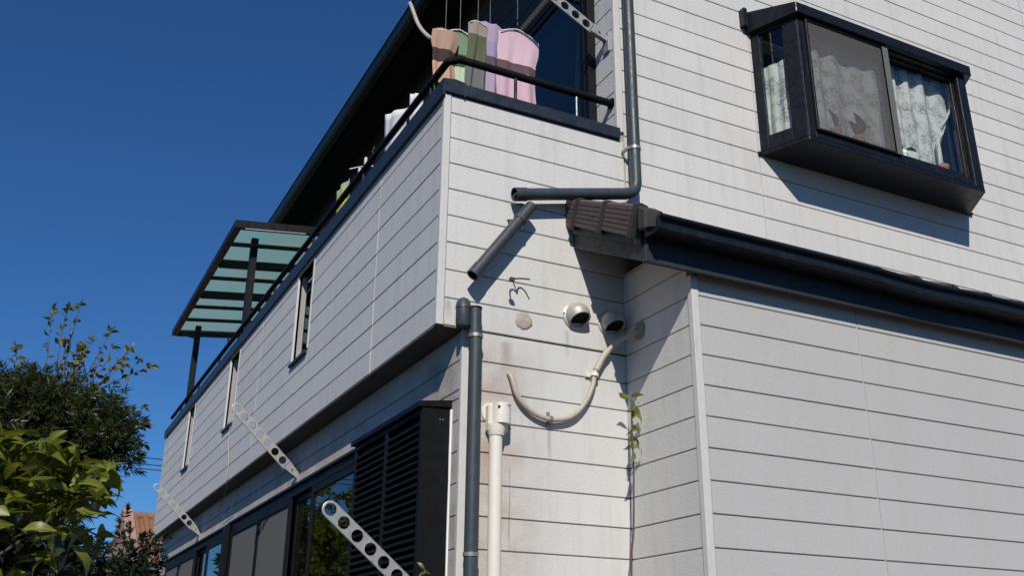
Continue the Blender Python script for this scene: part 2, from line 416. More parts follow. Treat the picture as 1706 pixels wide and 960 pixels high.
BAY = (2.25, 4.00, 4.72, 5.55)
wA = backing('balcony_end_wall', [(.02, 1.115, BK, .08, ZB + .005, ZC)])
courses(wA, 'y', 0, .040, 1.135, ZB, ZC)
wB = backing('lower_front_wall', [(A + .02, XE + .02, BK, .1, 0, ZB - .003)])
courses(wB, 'y', 0, A + .040, XE, 0.2, ZB - .006 if False else ZB)
XR = 6.4
wC = backing('upper_front_wall', [(1.118, BAY[0], BK, .1, 3.3, 7.0), (BAY[1], XR, BK, .1, 3.3, 7.0), (BAY[0], BAY[1], BK, .1, 3.3, BAY[2]), (BAY[0], BAY[1], BK, .1, BAY[3], 7.0)])
courses(wC, 'y', 0, 1.145, XR, 3.45, 7.0, holes=[BAY], joints=[2.165, 5.18])
wE = backing('extension_front_wall', [(XE + .02, XR, YD + BK, YD + .1, 0, 3.47)])
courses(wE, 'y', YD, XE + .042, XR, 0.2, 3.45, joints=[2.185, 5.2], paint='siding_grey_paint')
wS = backing('extension_side_wall', [(XE + BK, XE + .1, YD + .02, -.001, 0, 3.50)])
courses(wS, 'x', XE, YD + .034, -.002, 0.2, 3.62)
SL = [(2.470, 2.890), (4.960, 5.360), (7.270, 7.650)]; SZ = (3.725, 4.440)
bb = []; cur = .02
for s in SL + [(YEND, YEND)]:
    bb.append((BK, .068, cur, s[0], ZB + .005, ZC))
    if s[0] < YEND: bb += [(BK, .068, s[0], s[1], ZB + .005, SZ[0]), (BK, .068, s[0], s[1], SZ[1], ZC)]
    cur = s[1]
wL = backing('balcony_side_wall', bb)
courses(wL, 'x', 0, .024, YEND, ZB, ZC, holes=[(s[0] - .028, s[1] + .028, SZ[0] - .01, SZ[1] + .012) for s in SL], joints=[1.0, 4.03, 7.06])
wD = backing('lower_side_wall', [(A + BK, A + .1, .02, 9.6, 0, ZB - .003)])
courses(wD, 'x', A, .024, 9.60, 2.80, ZB, joints=[3.3, 6.4])
courses(wD, 'x', A, .024, .118, 0.2, 2.80)
wU = backing('upper_side_wall', [(XE + BK, XE + .1, .02, 9.5, 3.4, 7.0)])
courses(wU, 'x', XE, .024, .222, 3.72, 7.0)
for k in range(-16, -9): board(wU, 'x', XE, .2225, 9.45, zk(k), min(zk(k - 1), 6.925), 'shaded_wall_paint')  # eave shade is put into the darker colour of these boards
# joints filled with caulk
ca = [MB().box(.9965, 1.0035, 0, 0, 0, 0)]
obj('caulk_joint', MB().box(.003, .011, .9968, 1.0032, ZB + .01, ZC), 'caulk', wL)
obj('caulk_joint', MB().box(.003, .011, 4.0268, 4.0332, ZB + .01, ZC), 'caulk', wL)
obj('caulk_joint', MB().box(2.1818, 2.1882, YD + .0035, YD + .01, 0.2, 3.4), 'caulk_grey', wE)
obj('caulk_joint', MB().box(2.1618, 2.1682, .0035, .01, 3.5, 7.0), 'caulk_grey', wC)
# corner trims
def trim(x0, x1, y0, y1, z0, z1): obj('corner_trim', MB().box(x0, x1, y0, y1, z0, z1), 'trim_paint', house, bevel=.002)
trim(-.005, .036, -.005, .021, ZB - .001, ZC - .001)
trim(A - .005, A + .035, -.005, .021, 0.2, ZB - .008)
trim(XE - .005, XE + .038, YD - .005, YD + .030, 0.2, 3.40)
trim(XE - .004, XE + .041, -.005, .021, ZC + .06, 7.0)
# slits: jamb linings, small reveal boards and sills
for y0, y1 in SL:
    s = MB().box(-.004, .030, y1, y1 + .025, SZ[0], SZ[1] + .011); s.box(-.004, .066, y0 - .025, y0, SZ[0], SZ[1] + .011)
    s.box(-.004, .066, y0, y1, SZ[1], SZ[1] + .011)
    obj('slit_frame', s, 'trim_paint', house, bevel=.0015)
    z = SZ[0]
    while z < SZ[1] - .01:
        zt = min(z + G, SZ[1]); obj('reveal_board', MB().box(.032, .066, y1 + .001, y1 + .02, z + .002, zt - .002), 'trim_paint', wL); z = zt
    obj('slit_sill', MB().hexa([(-.022, y0 - .012, 3.688), (.07, y0 - .012, 3.700), (.07, y1 + .012, 3.700), (-.022, y1 + .012, 3.688)],
                               [(-.022, y0 - .012, 3.712), (.07, y0 - .012, 3.7245), (.07, y1 + .012, 3.7245), (-.022, y1 + .012, 3.712)]), 'navy_metal', house, bevel=.002)
# balcony: floor with dark underside, coping, rail
obj('balcony_floor', MB().box(.012, 1.11, .02, YEND - .01, ZB + .004, 3.66), 'soffit_board', house)
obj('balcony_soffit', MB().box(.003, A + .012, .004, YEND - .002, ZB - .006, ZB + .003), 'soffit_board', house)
obj('balcony_inner_lining', MB().box(.070, .078, .09, YEND - .05, 3.661, ZC - .002), 'shaded_wall_paint', house) if False else None
obj('end_wall', MB().box(.002, 1.1, YEND - .0995, YEND, ZB + .004, ZC - .001), 'siding_paint', house)
for i, (y0, y1) in enumerate([(-.022, 2.05), (2.053, 4.10), (4.103, 6.15), (6.153, 8.2), (8.203, YEND + .03)]):
    p = [(-.022, 4.452), (-.022, 4.552), (.05, 4.564), (.112, 4.556), (.112, 4.470), (.104, 4.470), (.104, 4.478), (-.008, 4.478), (-.008, 4.452)]
    obj('coping', MB().prism(p, lambda q, t: (q[0], t, q[1]), y0, y1), 'navy_metal', house)
p = [(-.022, 4.478), (-.022, 4.548), (.05, 4.561), (.112, 4.552), (.112, 4.4785)]
obj('coping', MB().prism(p, lambda q, t: (t, q[0], q[1]), .113, 1.105), 'navy_metal', house, bevel=.0015)
rail = obj('handrail', MB().tube([(.05, 9.5, 4.75), (.05, .10, 4.75), (.10, .05, 4.75), (1.098, .05, 4.75)], .023, 14), 'black_metal', house, smooth=True)
for y in (.35, 1.55, 2.75, 3.95, 5.15, 6.35, 7.55, 8.75):
    obj('rail_post', MB().tube([(.05, y, 4.55), (.05, y, 4.74)], .010, 8), 'black_metal', rail, smooth=True)
obj('rail_post', MB().tube([(.45, .05, 4.55), (.45, .05, 4.74)], .010, 8), 'black_metal', rail, smooth=True)
obj('rail_post', MB().tube([(.852, .05, 4.55), (.852, .05, 4.74)], .006, 8), 'aluminium', rail, smooth=True)
obj('rail_flange', MB().lathe([(0, -.012), (.034, -.012), (.034, 0), (0, 0)], (1.1, .05, 4.75), (1, 0, 0)), 'black_metal', rail, smooth=True)
# eave above the balcony
ez, ex = 6.83, .745
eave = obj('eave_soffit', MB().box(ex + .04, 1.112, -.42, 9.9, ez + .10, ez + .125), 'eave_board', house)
obj('eave_fascia', MB().box(ex + .015, ex + .039, -.42, 9.9, ez + .02, ez + .20), 'black_metal', house)
obj('main_roof', MB().hexa([(ex - .02, -.46, ez + .19), (7.2, -.46, ez + 3.2), (7.2, 9.95, ez + 3.2), (ex - .02, 9.95, ez + .19)],
                           [(ex - .02, -.46, ez + .24), (7.2, -.46, ez + 3.26), (7.2, 9.95, ez + 3.26), (ex - .02, 9.95, ez + .24)]), 'tile_dark', house)
gp = [(ex + .012, ez + .13), (ex + .012, ez + .02), (ex - .02, ez - .005), (ex - .075, ez + .005), (ex - .095, ez + .03), (ex - .085, ez + .05), (ex - .10, ez + .12), (ex - .11, ez + .125), (ex - .10, ez + .13), (ex - .078, ez + .05), (ex - .07, ez + .02), (ex + .0, ez + .03), (ex + .004, ez + .13)]
obj('eave_gutter', MB().prism(gp, lambda q, t: (q[0], t, q[1]), -.44, 9.93), 'gutter_plastic', house)
# upper doors along the balcony
def sliding_window(name, x, y0, y1, z0, z1, parts, mats=('black_metal', 'glass_dark')):
    """frame on a plane x = const facing -x; parts = list of (ya, yb, kind)"""
    f = MB().box(x - .05, x + .012, y0, y0 + .05, z0, z1).box(x - .05, x + .012, y1 - .05, y1, z0, z1)
    f.box(x - .055, x + .012, y0 + .05, y1 - .05, z1 - .06, z1).box(x - .05, x + .012, y0 + .05, y1 - .05, z0, z0 + .05)
    root = obj(name, f, mats[0], house, bevel=.003)
    for ya, yb, kind, off in parts:
        xs = x - .03 + off
        s = MB().box(xs - .012, xs + .012, ya, ya + .045, z0 + .05, z1 - .061).box(xs - .012, xs + .012, yb - .045, yb, z0 + .05, z1 - .061)
        s.box(xs - .012, xs + .012, ya + .045, yb - .045, z1 - .11, z1 - .061).box(xs - .012, xs + .012, ya + .045, yb - .045, z0 + .05, z0 + .10)
        obj('sash', s, mats[0], root, bevel=.002)
        if kind == 'glass': obj('pane', MB().box(xs - .002, xs + .002, ya + .045, yb - .045, z0 + .10, z1 - .11), mats[1], root)
        elif kind == 'screen': obj('insect_screen', MB().box(xs - .002, xs + .002, ya + .045, yb - .045, z0 + .10, z1 - .11), 'screen_grey', root)
    return root
d1 = sliding_window('balcony_door', XE - .001, .2255, 2.15, 3.70, 5.94, [(.28, 1.22, 'glass', -.008), (1.19, 2.11, 'glass', .016)])
obj('unlit_room_sheet', MB().box(XE + .006, XE + .010, .29, 2.09, 3.76, 5.86), 'unlit_interior', d1)  # dark sheet close behind the glass stands in for the unlit room
obj('lit_curtain_part', MB().grid(lambda u, v: (XE + .0035 + .002 * math.sin(u * 30), .33 + u * (.34 - .24 * v), 3.82 + 1.75 * v), 20, 6), 'screen_grey', d1, smooth=True)  # curtain tapered to the outline of its sunlit part
obj('shutter_case', MB().box(XE - .13, XE + .01, .23, 2.2, 5.942, 6.10), 'black_metal', house, bevel=.004) if False else None
for y0, y1 in ((2.7, 4.6), (5.2, 7.1), (7.6, 9.2)):
    ww = sliding_window('balcony_window', XE - .001, y0, y1, 3.9, 5.94, [(y0 + .04, (y0 + y1) / 2 + .02, 'glass', -.008), ((y0 + y1) / 2 - .02, y1 - .04, 'glass', .016)])
    obj('unlit_window_sheet', MB().box(XE + .004, XE + .009, y0 + .05, y1 - .05, 3.96, 5.88), 'unlit_interior', ww)  # thin near-black sheet paints in the unlit interior

# lower side windows
w1 = sliding_window('garden_window', A - .001, 1.16, 4.99, .55, 2.785, [(1.25, 2.36, 'glass', -.012), (2.07, 2.86, 'glass', .018), (2.88, 3.86, 'screen', -.02), (3.84, 4.86, 'screen', -.02)], ('black_metal', 'glass_dark'))
obj('unlit_room_sheet', MB().box(A + .004, A + .009, 1.22, 4.92, .61, 2.72), 'unlit_interior', w1)  # dark board behind the panes in place of an unlit interior
w2 = sliding_window('garden_window', A - .001, 5.03, 8.62, .55, 2.775, [(5.12, 6.02, 'glass', -.012), (5.98, 6.66, 'glass', .018), (6.62, 7.60, 'screen', -.02), (7.58, 8.54, 'screen', -.02)], ('black_metal', 'glass_dark'))
obj('unlit_room_sheet', MB().box(A + .004, A + .009, 5.1, 8.55, .61, 2.71), 'unlit_interior', w2)  # same dark board, darkness of the interior as colour
obj('window_hood', MB().box(A - .075, A - .0005, 1.16, 4.99, 2.786, 2.806), 'dark_metal', w1, bevel=.002)
obj('window_hood', MB().box(A - .075, A - .0005, 5.03, 8.62, 2.776, 2.796), 'dark_metal', w2, bevel=.002)
obj('window_post', MB().box(A - .10, A - .06, 4.93, 5.06, .55, 2.775), 'black_metal', w1, bevel=.003)
# louvred shutter box
XB, YB0, YB1 = -.008, .119, 1.15
sb = obj('shutter_box', MB().box(XB + .028, A + .01, YB0 + .002, YB1 - .002, .5, 2.765), 'black_metal', house)
obj('box_end_panel', MB().box(XB, A - .001, YB0 - .004, YB0 + .001, .5, 2.757), 'black_metal', sb, bevel=.001)
obj('box_top_cap', MB().hexa([(XB - .02, YB0 - .012, 2.757), (A - .001, YB0 - .012, 2.770), (A - .001, YB1 + .02, 2.770), (XB - .02, YB1 + .02, 2.757)],
                             [(XB - .02, YB0 - .012, 2.785), (A - .001, YB0 - .012, 2.808), (A - .001, YB1 + .02, 2.808), (XB - .02, YB1 + .02, 2.785)]), 'black_metal', sb, bevel=.002)
obj('box_frame', MB().box(XB, XB + .027, YB0 + .0015, YB0 + .03, .5, 2.756).box(XB, XB + .027, YB1 - .03, YB1, .5, 2.756).box(XB - .002, XB + .027, .61, .64, .5, 2.726).box(XB, XB + .027, YB0 + .03, YB1 - .03, 2.727, 2.756), 'black_metal', sb, bevel=.002)
z = 1.25; nslat = 0
me_slat = None
while z < 2.71:
    for ya, yb in ((YB0 + .031, .609), (.641, YB1 - .031)):
        o = obj('louver_slat', MB().hexa([(XB + .002, ya, z), (XB + .026, ya, z + .028), (XB + .026, yb, z + .028), (XB + .002, yb, z)],
                                         [(XB + .002, ya, z + .007), (XB + .026, ya, z + .035), (XB + .026, yb, z + .035), (XB + .002, yb, z + .007)]), 'black_metal', sb)
    z += .0365
for y in (.124, .124): pass
for x in (.085, .10): obj('screw', MB().lathe([(0, -.002), (.003, -.002), (.003, 0)], (x, YB0 - .004, 2.705), (0, 1, 0), 8), 'aluminium', sb)
obj('sealant_bead', MB().tube([(A - .002, YB0 - .006, 1.2 + .12 * i) for i in range(14)], [.005 + .002 * random.random() for _ in range(14)], 6), 'peg_white', sb, smooth=True)

# ---------------------------------------------------------------- lean-to roof of the extension
SLP = .49; XV = .74
zt_ = lambda y: 4.005 + SLP * y
roof = obj('lean_to_roof', MB().hexa([(XV + .06, -.70, zt_(-.70) - .11), (XR, -.70, zt_(-.70) - .11), (XR, .01, zt_(.01) - .11), (XV + .06, .01, zt_(.01) - .11)],
                                     [(XV + .06, -.70, zt_(-.70) - .045), (XR, -.70, zt_(-.70) - .045), (XR, .01, zt_(.01) - .045), (XV + .06, .01, zt_(.01) - .045)]), 'tile_dark', house)
sd = Vector((0, 1, SLP)).normalized(); sn = Vector((0, -SLP, 1)).normalized()
def verge_tile(ya, yb):
    """ribbed side skirt running up the slope with a rolled top"""
    prof = [(0.055, .030), (.02, .036), (.004, .028)]
    y = .012
    ribs = 6; h = .150
    for i in range(ribs):
        z1 = .022 - (h) * i / ribs; z2 = .022 - h * (i + 1) / ribs
        prof += [(0, z1), (0, z2 + .0045), (.005, z2 + .003), (.005, z2)]
    prof += [(.022, .022 - h), (.022, -.01), (.055, .0)]
    base = Vector((XV, 0, zt_(0) - .03)); L = math.sqrt(1 + SLP ** 2)
    fn = lambda p, t: base + Vector((p[0], 0, 0)) + sd * (t * L) + sn * p[1]
    m = MB().prism(prof, fn, ya, yb)
    np_ = len(prof)
    for i_ in range(np_, 2 * np_):
        q_ = prof[i_ - np_]; m.v[i_] = tuple(fn((q_[0], q_[1] * .93 + .003), yb))
    lip = [(.06, .036), (.02, .044), (-.004, .034), (-.008, -.134), (.022, -.134), (.022, -.01), (.06, .0)]
    o = obj('verge_tile', m, 'roof_tile', roof)
    obj('tile_lip', MB().prism(lip, fn, ya - .032, ya - .001), 'tile_dark', o) if False else None
    return o, lip, fn
brk = [.0, -.135, -.41, -.685]
for i in range(3):
    o, lip, fn = verge_tile(brk[i + 1] + .032, brk[i])
    obj('tile_lip', MB().prism(lip, fn, brk[i + 1], brk[i + 1] + .0315), 'tile_dark', roof)
    if i: 
        yc = (brk[i] + brk[i + 1]) / 2 - .04
        pc = Vector((XV - .002, 0, zt_(0) - .03)) + sd * (yc * math.sqrt(1 + SLP ** 2)) + sn * (-.045)
        obj('tile_nail', MB().lathe([(0, -.006), (.005, -.005), (.005, .002)], pc, (1, 0, 0), 8), 'rust_steel', roof)
# rolled cap at the low end of the verge
ce = Vector((XV + .03, -.70, zt_(-.70) - .03))
obj('verge_end_cap', MB().hexa([(XV - .006, -.760, 3.515), (XV + .11, -.760, 3.545), (XV + .11, -.690, 3.56), (XV - .006, -.692, 3.53)],
                              [(XV + .004, -.755, 3.625), (XV + .11, -.760, 3.625), (XV + .11, -.690, 3.675), (XV - .002, -.690, 3.672)]), 'tile_dark', roof, bevel=.01)
# field tiles: one wavy pan shared by all
def pan_mesh():
    m = MB(); n = 12
    def top(u, v): 
        x = u * .275; return (x, v * .29, .012 + .020 * math.cos(u * 2 * math.pi) - .0 * v)
    m.grid(top, n, 1)
    nb = len(m.v); m.grid(lambda u, v: (u * .275, v * .29, -.012 + .020 * math.cos(u * 2 * math.pi)), n, 1)
    for i in range(n): m.f.append((i, nb + i, nb + i + 1, i + 1))
    me = bpy.data.meshes.new('field_tile'); me.from_pydata(m.v, [], m.f); me.update(); finish(me, 60); me.materials.append(MAT['roof_tile']); return me
pan = pan_mesh(); ang = math.atan(SLP)
for r_ in range(3):
    for c_ in range(20):
        o = bpy.data.objects.new('field_tile', pan); col.objects.link(o); o.parent = roof
        y = -.775 + r_ * .245; x = XV + .075 + c_ * .28
        if x > XR - .2: continue
        o.location = Vector((x, y, zt_(y) - .058 + random.uniform(-.003, .003))) - wloc(roof); o.rotation_euler = (ang, 0, 0)
# ridge flashing against the wall
obj('ridge_flashing', MB().hexa([(XV + .03, -.09, zt_(-.09) + .01), (XR, -.09, zt_(-.09) + .01), (XR, -.001, zt_(0) - .02), (XV + .03, -.001, zt_(0) - .02)],
                                [(XV + .03, -.085, zt_(-.085) + .022), (XR, -.085, zt_(-.085) + .022), (XR, -.001, zt_(0) + .035), (XV + .03, -.001, zt_(0) + .035)]), 'dark_metal', house)
# bargeboard (left) with an upper step, fascia (front), soffit
zb_ = lambda y: 3.720 + .495 * y
obj('bargeboard', MB().hexa([(.785, -.655, zb_(-.655)), (.805, -.655, zb_(-.655)), (.805, -.002, zb_(0)), (.785, -.002, zb_(0))],
                            [(.785, -.655, zb_(-.655) + .115), (.805, -.655, zb_(-.655) + .115), (.805, -.002, zb_(0) + .115), (.785, -.002, zb_(0) + .115)]), 'fascia_paint', house, bevel=.002)
obj('verge_batten', MB().hexa([(.768, -.67, zb_(-.67) + .082), (.784, -.67, zb_(-.67) + .082), (.784, -.002, zb_(0) + .082), (.768, -.002, zb_(0) + .082)],
                              [(.768, -.67, zb_(-.67) + .16), (.784, -.67, zb_(-.67) + .16), (.784, -.002, zb_(0) + .16), (.768, -.002, zb_(0) + .16)]), 'fascia_paint', house)
obj('front_fascia', MB().box(.788, XR, -.682, -.6555, 3.388, 3.575), 'fascia_paint', house, bevel=.002)
obj('fascia_edge_strip', MB().box(.80, XR, -.6865, -.6825, 3.386, 3.397), 'fascia_paint', house)
obj('fascia_corner_cover', MB().box(.780, .800, -.690, -.656, 3.384, 3.50), 'fascia_paint', house, bevel=.003)
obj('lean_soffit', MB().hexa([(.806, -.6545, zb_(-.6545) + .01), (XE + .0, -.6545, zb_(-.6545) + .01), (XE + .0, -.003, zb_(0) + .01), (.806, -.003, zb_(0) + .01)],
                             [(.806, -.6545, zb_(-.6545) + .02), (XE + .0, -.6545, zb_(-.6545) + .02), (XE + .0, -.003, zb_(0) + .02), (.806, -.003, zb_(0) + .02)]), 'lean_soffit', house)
obj('eave_closure', MB().box(XE + .001, XR, -.6545, YD + .011, 3.41, 3.44), 'lean_soffit', house)
# front gutter: trough profile swept along x, slightly sagging and twisted past the middle
def gutter():
    prof = [(-.686, 3.575), (-.690, 3.512), (-.700, 3.506), (-.798, 3.506), (-.806, 3.512), (-.806, 3.522), (-.797, 3.530), (-.797, 3.556), (-.812, 3.568), (-.822, 3.570), (-.824, 3.582), (-.812, 3.584), (-.806, 3.574), (-.792, 3.560), (-.790, 3.526), (-.795, 3.514), (-.702, 3.513), (-.694, 3.575)]
    m = MB(); xs = [.785 + i * .06 for i in range(94)]; n = len(prof); rows = []
    for x in xs:
        bmp = math.exp(-((x - 2.55) / .33) ** 2); sag = -.006 * (x - .8) - .010 * bmp
        tw = .07 * bmp
        row = []
        for y, z in prof:
            dy, dz = y + .69, z - 3.54
            row.append((x, -.69 + dy * math.cos(tw) - dz * math.sin(tw), 3.54 + dy * math.sin(tw) * .6 + dz * math.cos(tw) + sag))
        rows.append(row)
    v = [p for r_ in rows for p in r_]
    f = [(i * n + k, i * n + (k + 1) % n, (i + 1) * n + (k + 1) % n, (i + 1) * n + k) for i in range(len(xs) - 1) for k in range(n)]
    m.add(v, f)
    o = obj('front_gutter', m, 'gutter_plastic', house, smooth=30)
    obj('gutter_end_cap', MB().prism([(-.686, 3.578), (-.688, 3.506), (-.70, 3.502), (-.80, 3.502), (-.81, 3.512), (-.81, 3.556), (-.826, 3.57), (-.826, 3.586), (-.80, 3.582), (-.79, 3.562), (-.785, 3.53), (-.72, 3.53), (-.70, 3.578)], lambda p, t: (t, p[0], p[1]), .778, .792), 'gutter_plastic', o)
    for x in [1.2 + .6 * i for i in range(9)]:
        obj('gutter_strap', MB().box(x, x + .02, -.80, -.684, 3.575 - .006 * x, 3.578 - .006 * x), 'dark_metal', o)
gutter()

# ---------------------------------------------------------------- bay window (splayed box)
W0, F0, F1, W1 = Vector((2.178, 0, 0)), Vector((2.307, -.31, 0)), Vector((3.868, -.31, 0)), Vector((4.075, 0, 0))
bz0, bz1 = 4.645, 5.580
def outset(d):
    return [(W0.x - d, -.001), (F0.x - d * .7, -.31 - d), (F1.x + d * .7, -.31 - d), (W1.x + d, -.001)]
def slab(poly, z0, z1, dz=0):
    n = len(poly); m = MB()
    zz = lambda p: dz * (1 + p[1] / .37)
    m.add([(p[0], p[1], z0) for p in poly] + [(p[0], p[1], z1 + zz(p)) for p in poly], [tuple(range(n))[::-1], tuple(range(n, 2 * n))] + [(i, (i + 1) % n, n + (i + 1) % n, n + i) for i in range(n)])
    return m
bay = obj('bay_window', slab(outset(.0), bz0, bz0 + .03), 'bay_metal', house, bevel=.003)
obj('bay_flange', slab([(W0.x - .022, -.001), (W0.x - .022, -.02), (W1.x + .022, -.02), (W1.x + .022, -.001)], bz0 + .004, bz0 + .022), 'bay_metal', bay)
rf = obj('bay_roof', slab(outset(.038), 5.566, 5.640, .095), 'bay_metal', bay, bevel=.004)
obj('bay_roof_seam', MB().box(W0.x - .075, W0.x - .045, -.05, -.0005, 5.60, 5.735), 'bay_metal', bay)
def lerp2(a, b, t): return a + (b - a) * t
def wallbar(a, b, t0, t1, z0, z1, th=.03, out=0.0):
    """bar on the vertical plane a-b between fractions t0..t1"""
    d = (b - a); nrm = Vector((d.y, -d.x, 0)).normalized(); nrm = nrm if nrm.y < 0 or nrm.x < 0 else -nrm
    p, q = lerp2(a, b, t0) + nrm * out, lerp2(a, b, t1) + nrm * out
    return MB().hexa([(p.x, p.y, z0), (q.x, q.y, z0), (q.x - nrm.x * th, q.y - nrm.y * th, z0), (p.x - nrm.x * th, p.y - nrm.y * th, z0)],
                     [(p.x, p.y, z1), (q.x, q.y, z1), (q.x - nrm.x * th, q.y - nrm.y * th, z1), (p.x - nrm.x * th, p.y - nrm.y * th, z1)])
def addto(m, *ms):
    for q in ms: m.add(q.v, q.f)
    return m
iz0, iz1 = bz0 + .031, 5.5655
# left splay
obj('splay_frame', addto(wallbar(W0, F0, .015, .19, iz0, iz1, .035), wallbar(W0, F0, .68, .985, iz0, iz1, .035), wallbar(W0, F0, .191, .679, iz0, 4.772, .034), wallbar(W0, F0, .191, .679, 5.548, iz1, .034)), 'bay_metal', bay, bevel=.002)
obj('splay_pane', wallbar(W0, F0, .192, .678, 4.773, 5.547, .004, -.012), 'glass', bay)
# right splay (seen from inside)
obj('splay_frame', addto(wallbar(F1, W1, .015, .22, iz0, iz1, .035), wallbar(F1, W1, .84, .985, iz0, iz1, .035), wallbar(F1, W1, .221, .839, iz0, 4.772, .034), wallbar(F1, W1, .221, .839, 5.548, iz1, .034)), 'bay_metal', bay, bevel=.002)
obj('splay_pane', wallbar(F1, W1, .222, .838, 4.773, 5.547, .004, -.012), 'glass', bay)
# front: apron, head, corner posts
fx0, fx1 = F0.x, F1.x
obj('front_frame', MB().box(fx0 + .003, fx0 + .058, -.31, -.27, iz0, iz1).box(fx1 - .085, fx1 - .003, -.31, -.27, iz0, iz1).box(fx0 + .0585, fx1 - .0855, -.309, -.27, iz0, 4.722).box(fx0 + .0585, fx1 - .0855, -.309, -.27, 5.553, iz1), 'bay_metal', bay, bevel=.002)
def sash(x0, x1, z0, z1, y, st, name, mat='bay_metal'):
    return obj(name, MB().box(x0, x0 + st, y - .012, y + .012, z0, z1).box(x1 - st, x1, y - .012, y + .012, z0, z1).box(x0 + st, x1 - st, y - .011, y + .011, z0, z0 + st).box(x0 + st, x1 - st, y - .011, y + .011, z1 - st * .5, z1), mat, bay, bevel=.002)
sash(fx0 + .060, 3.092, 4.723, 5.552, -.318, .016, 'screen_sash')
obj('screen_stile', MB().box(3.040, 3.0915, -.3315, -.3195 - .0105, 4.724, 5.551), 'screen_grey', bay)
obj('insect_screen', MB().box(fx0 + .077, 3.039, -.319, -.318, 4.74, 5.545), 'insect_mesh', bay)
sash(fx0 + .060, 3.10, 4.723, 5.552, -.288, .035, 'glass_sash')
obj('pane', MB().box(fx0 + .096, 3.065, -.290, -.286, 4.758, 5.534), 'glass', bay)
sash(3.075, fx1 - .087, 4.745, 5.552, -.262, .030, 'glass_sash')
obj('pane', MB().box(3.106, fx1 - .118, -.264, -.260, 4.775, 5.536), 'glass', bay)
# room behind
room = MB()
x0, x1, y0, y1, z0, z1 = 1.9, 4.6, .105, 2.4, 4.0, 6.2
room.add([(x, y, z) for z in (z0, z1) for y in (y0, y1) for x in (x0, x1)], [(0, 1, 3, 2), (4, 6, 7, 5), (2, 3, 7, 6), (0, 2, 6, 4), (1, 5, 7, 3), (0, 4, 5, 1)][:5])
obj('bedroom', room, 'interior', house)

# ================================================================== THINGS IN THE BAY
def curtain(name, label, fn, nu=60, nv=14):
    return tag(obj(name, MB().grid(fn, nu, nv), 'lace', smooth=True), label, 'curtain')
def cfn(u, v):
    z = 5.545 - v * .86
    xr = 3.93 - .29 * min(1, v / .6) ** .9 if v < .6 else 3.64 - .05 * (v - .6)
    x = 2.36 + 1.54 * u; over = max(0, x - xr)
    if over: x = xr - .22 * over + .012 * math.sin(over * 60)
    amp = .013 + .006 * math.sin(u * 9 + 1)
    return (x, -.188 - .02 * min(1, over * 8) + amp * math.sin(u * 70 + 2.2 * math.sin(u * 11) + .4 * v) + .008 * math.sin(u * 23 + v * 2), z)
curtain('lace_curtain', 'white lace curtain swept aside behind the bay window', cfn, 260, 16)
def cfn2(u, v):
    z = 5.30 - v * .56
    x = 2.205 + .095 * u * (1 - .15 * v); y = .03 - .22 * u
    return (x + .008 * math.sin(u * 20), y + .010 * math.sin(u * 26 + v * 4), z)
curtain('lace_curtain', 'narrow white curtain end hanging behind the side pane of the bay', cfn2, 24, 8)
def leaf_blade(m, base, tip, width, up=Vector((0, 0, 1)), curl=.15, n=5):
    base, tip = Vector(base), Vector(tip); d = tip - base; L = d.length
    side = d.cross(up); side = side.normalized() if side.length > 1e-6 else Vector((1, 0, 0)); nrm = side.cross(d).normalized()
    o = len(m.v)
    for i in range(n + 1):
        t = i / n; w_ = width * math.sin(math.pi * (t ** .8)) * .5 + .0005
        c = base + d * t + nrm * (curl * L * math.sin(math.pi * t))
        m.v += [tuple(c - side * w_ + nrm * w_ * .25), tuple(c), tuple(c + side * w_ + nrm * w_ * .25)]
    for i in range(n):
        a = o + i * 3
        m.f += [(a, a + 1, a + 4, a + 3), (a + 1, a + 2, a + 5, a + 4)]
    return m
def pot(x, y, r, label, mat, leaves):
    z = 4.6765
    t = thing('potted_plant', label, 'potted plant', (x, y, z), 'pots in the bay window')
    obj('pot', MB().lathe([(0, 0), (r * .72, 0), (r, .125), (r * 1.08, .125), (r * 1.08, .15), (r * .92, .15), (r * .9, .135), (0, .135)], (x, y, z), seg=18), mat, t, smooth=True)
    for dx, dy, dz, wd in leaves:
        obj('leaf', leaf_blade(MB(), (x, y, z + .135), (x + dx, y + dy, z + .135 + dz), wd, curl=.22), 'leaf_orchid', t, smooth=True)
pot(2.60, -.245, .038, 'terracotta pot with a single upright leaf behind the mesh screen', 'terracotta', [(-.05, .0, .16, .045), (.07, 0, .06, .04)])
pot(2.80, -.245, .038, 'terracotta pot with two broad dark leaves beside the sash stile', 'terracotta', [(-.02, 0, .20, .075), (.10, -.03, .10, .06), (-.10, -.02, .10, .05)])
pot(3.20, -.228, .036, 'white pot with drooping dark leaf in front of the lace curtain', 'peg_white', [(.12, -.03, .03, .05), (-.07, 0, .08, .05), (.01, 0, .15, .04)])
pot(3.60, -.215, .040, 'low terracotta pot at the far right end of the bay sill', 'terracotta', [(.02, 0, .05, .03)])

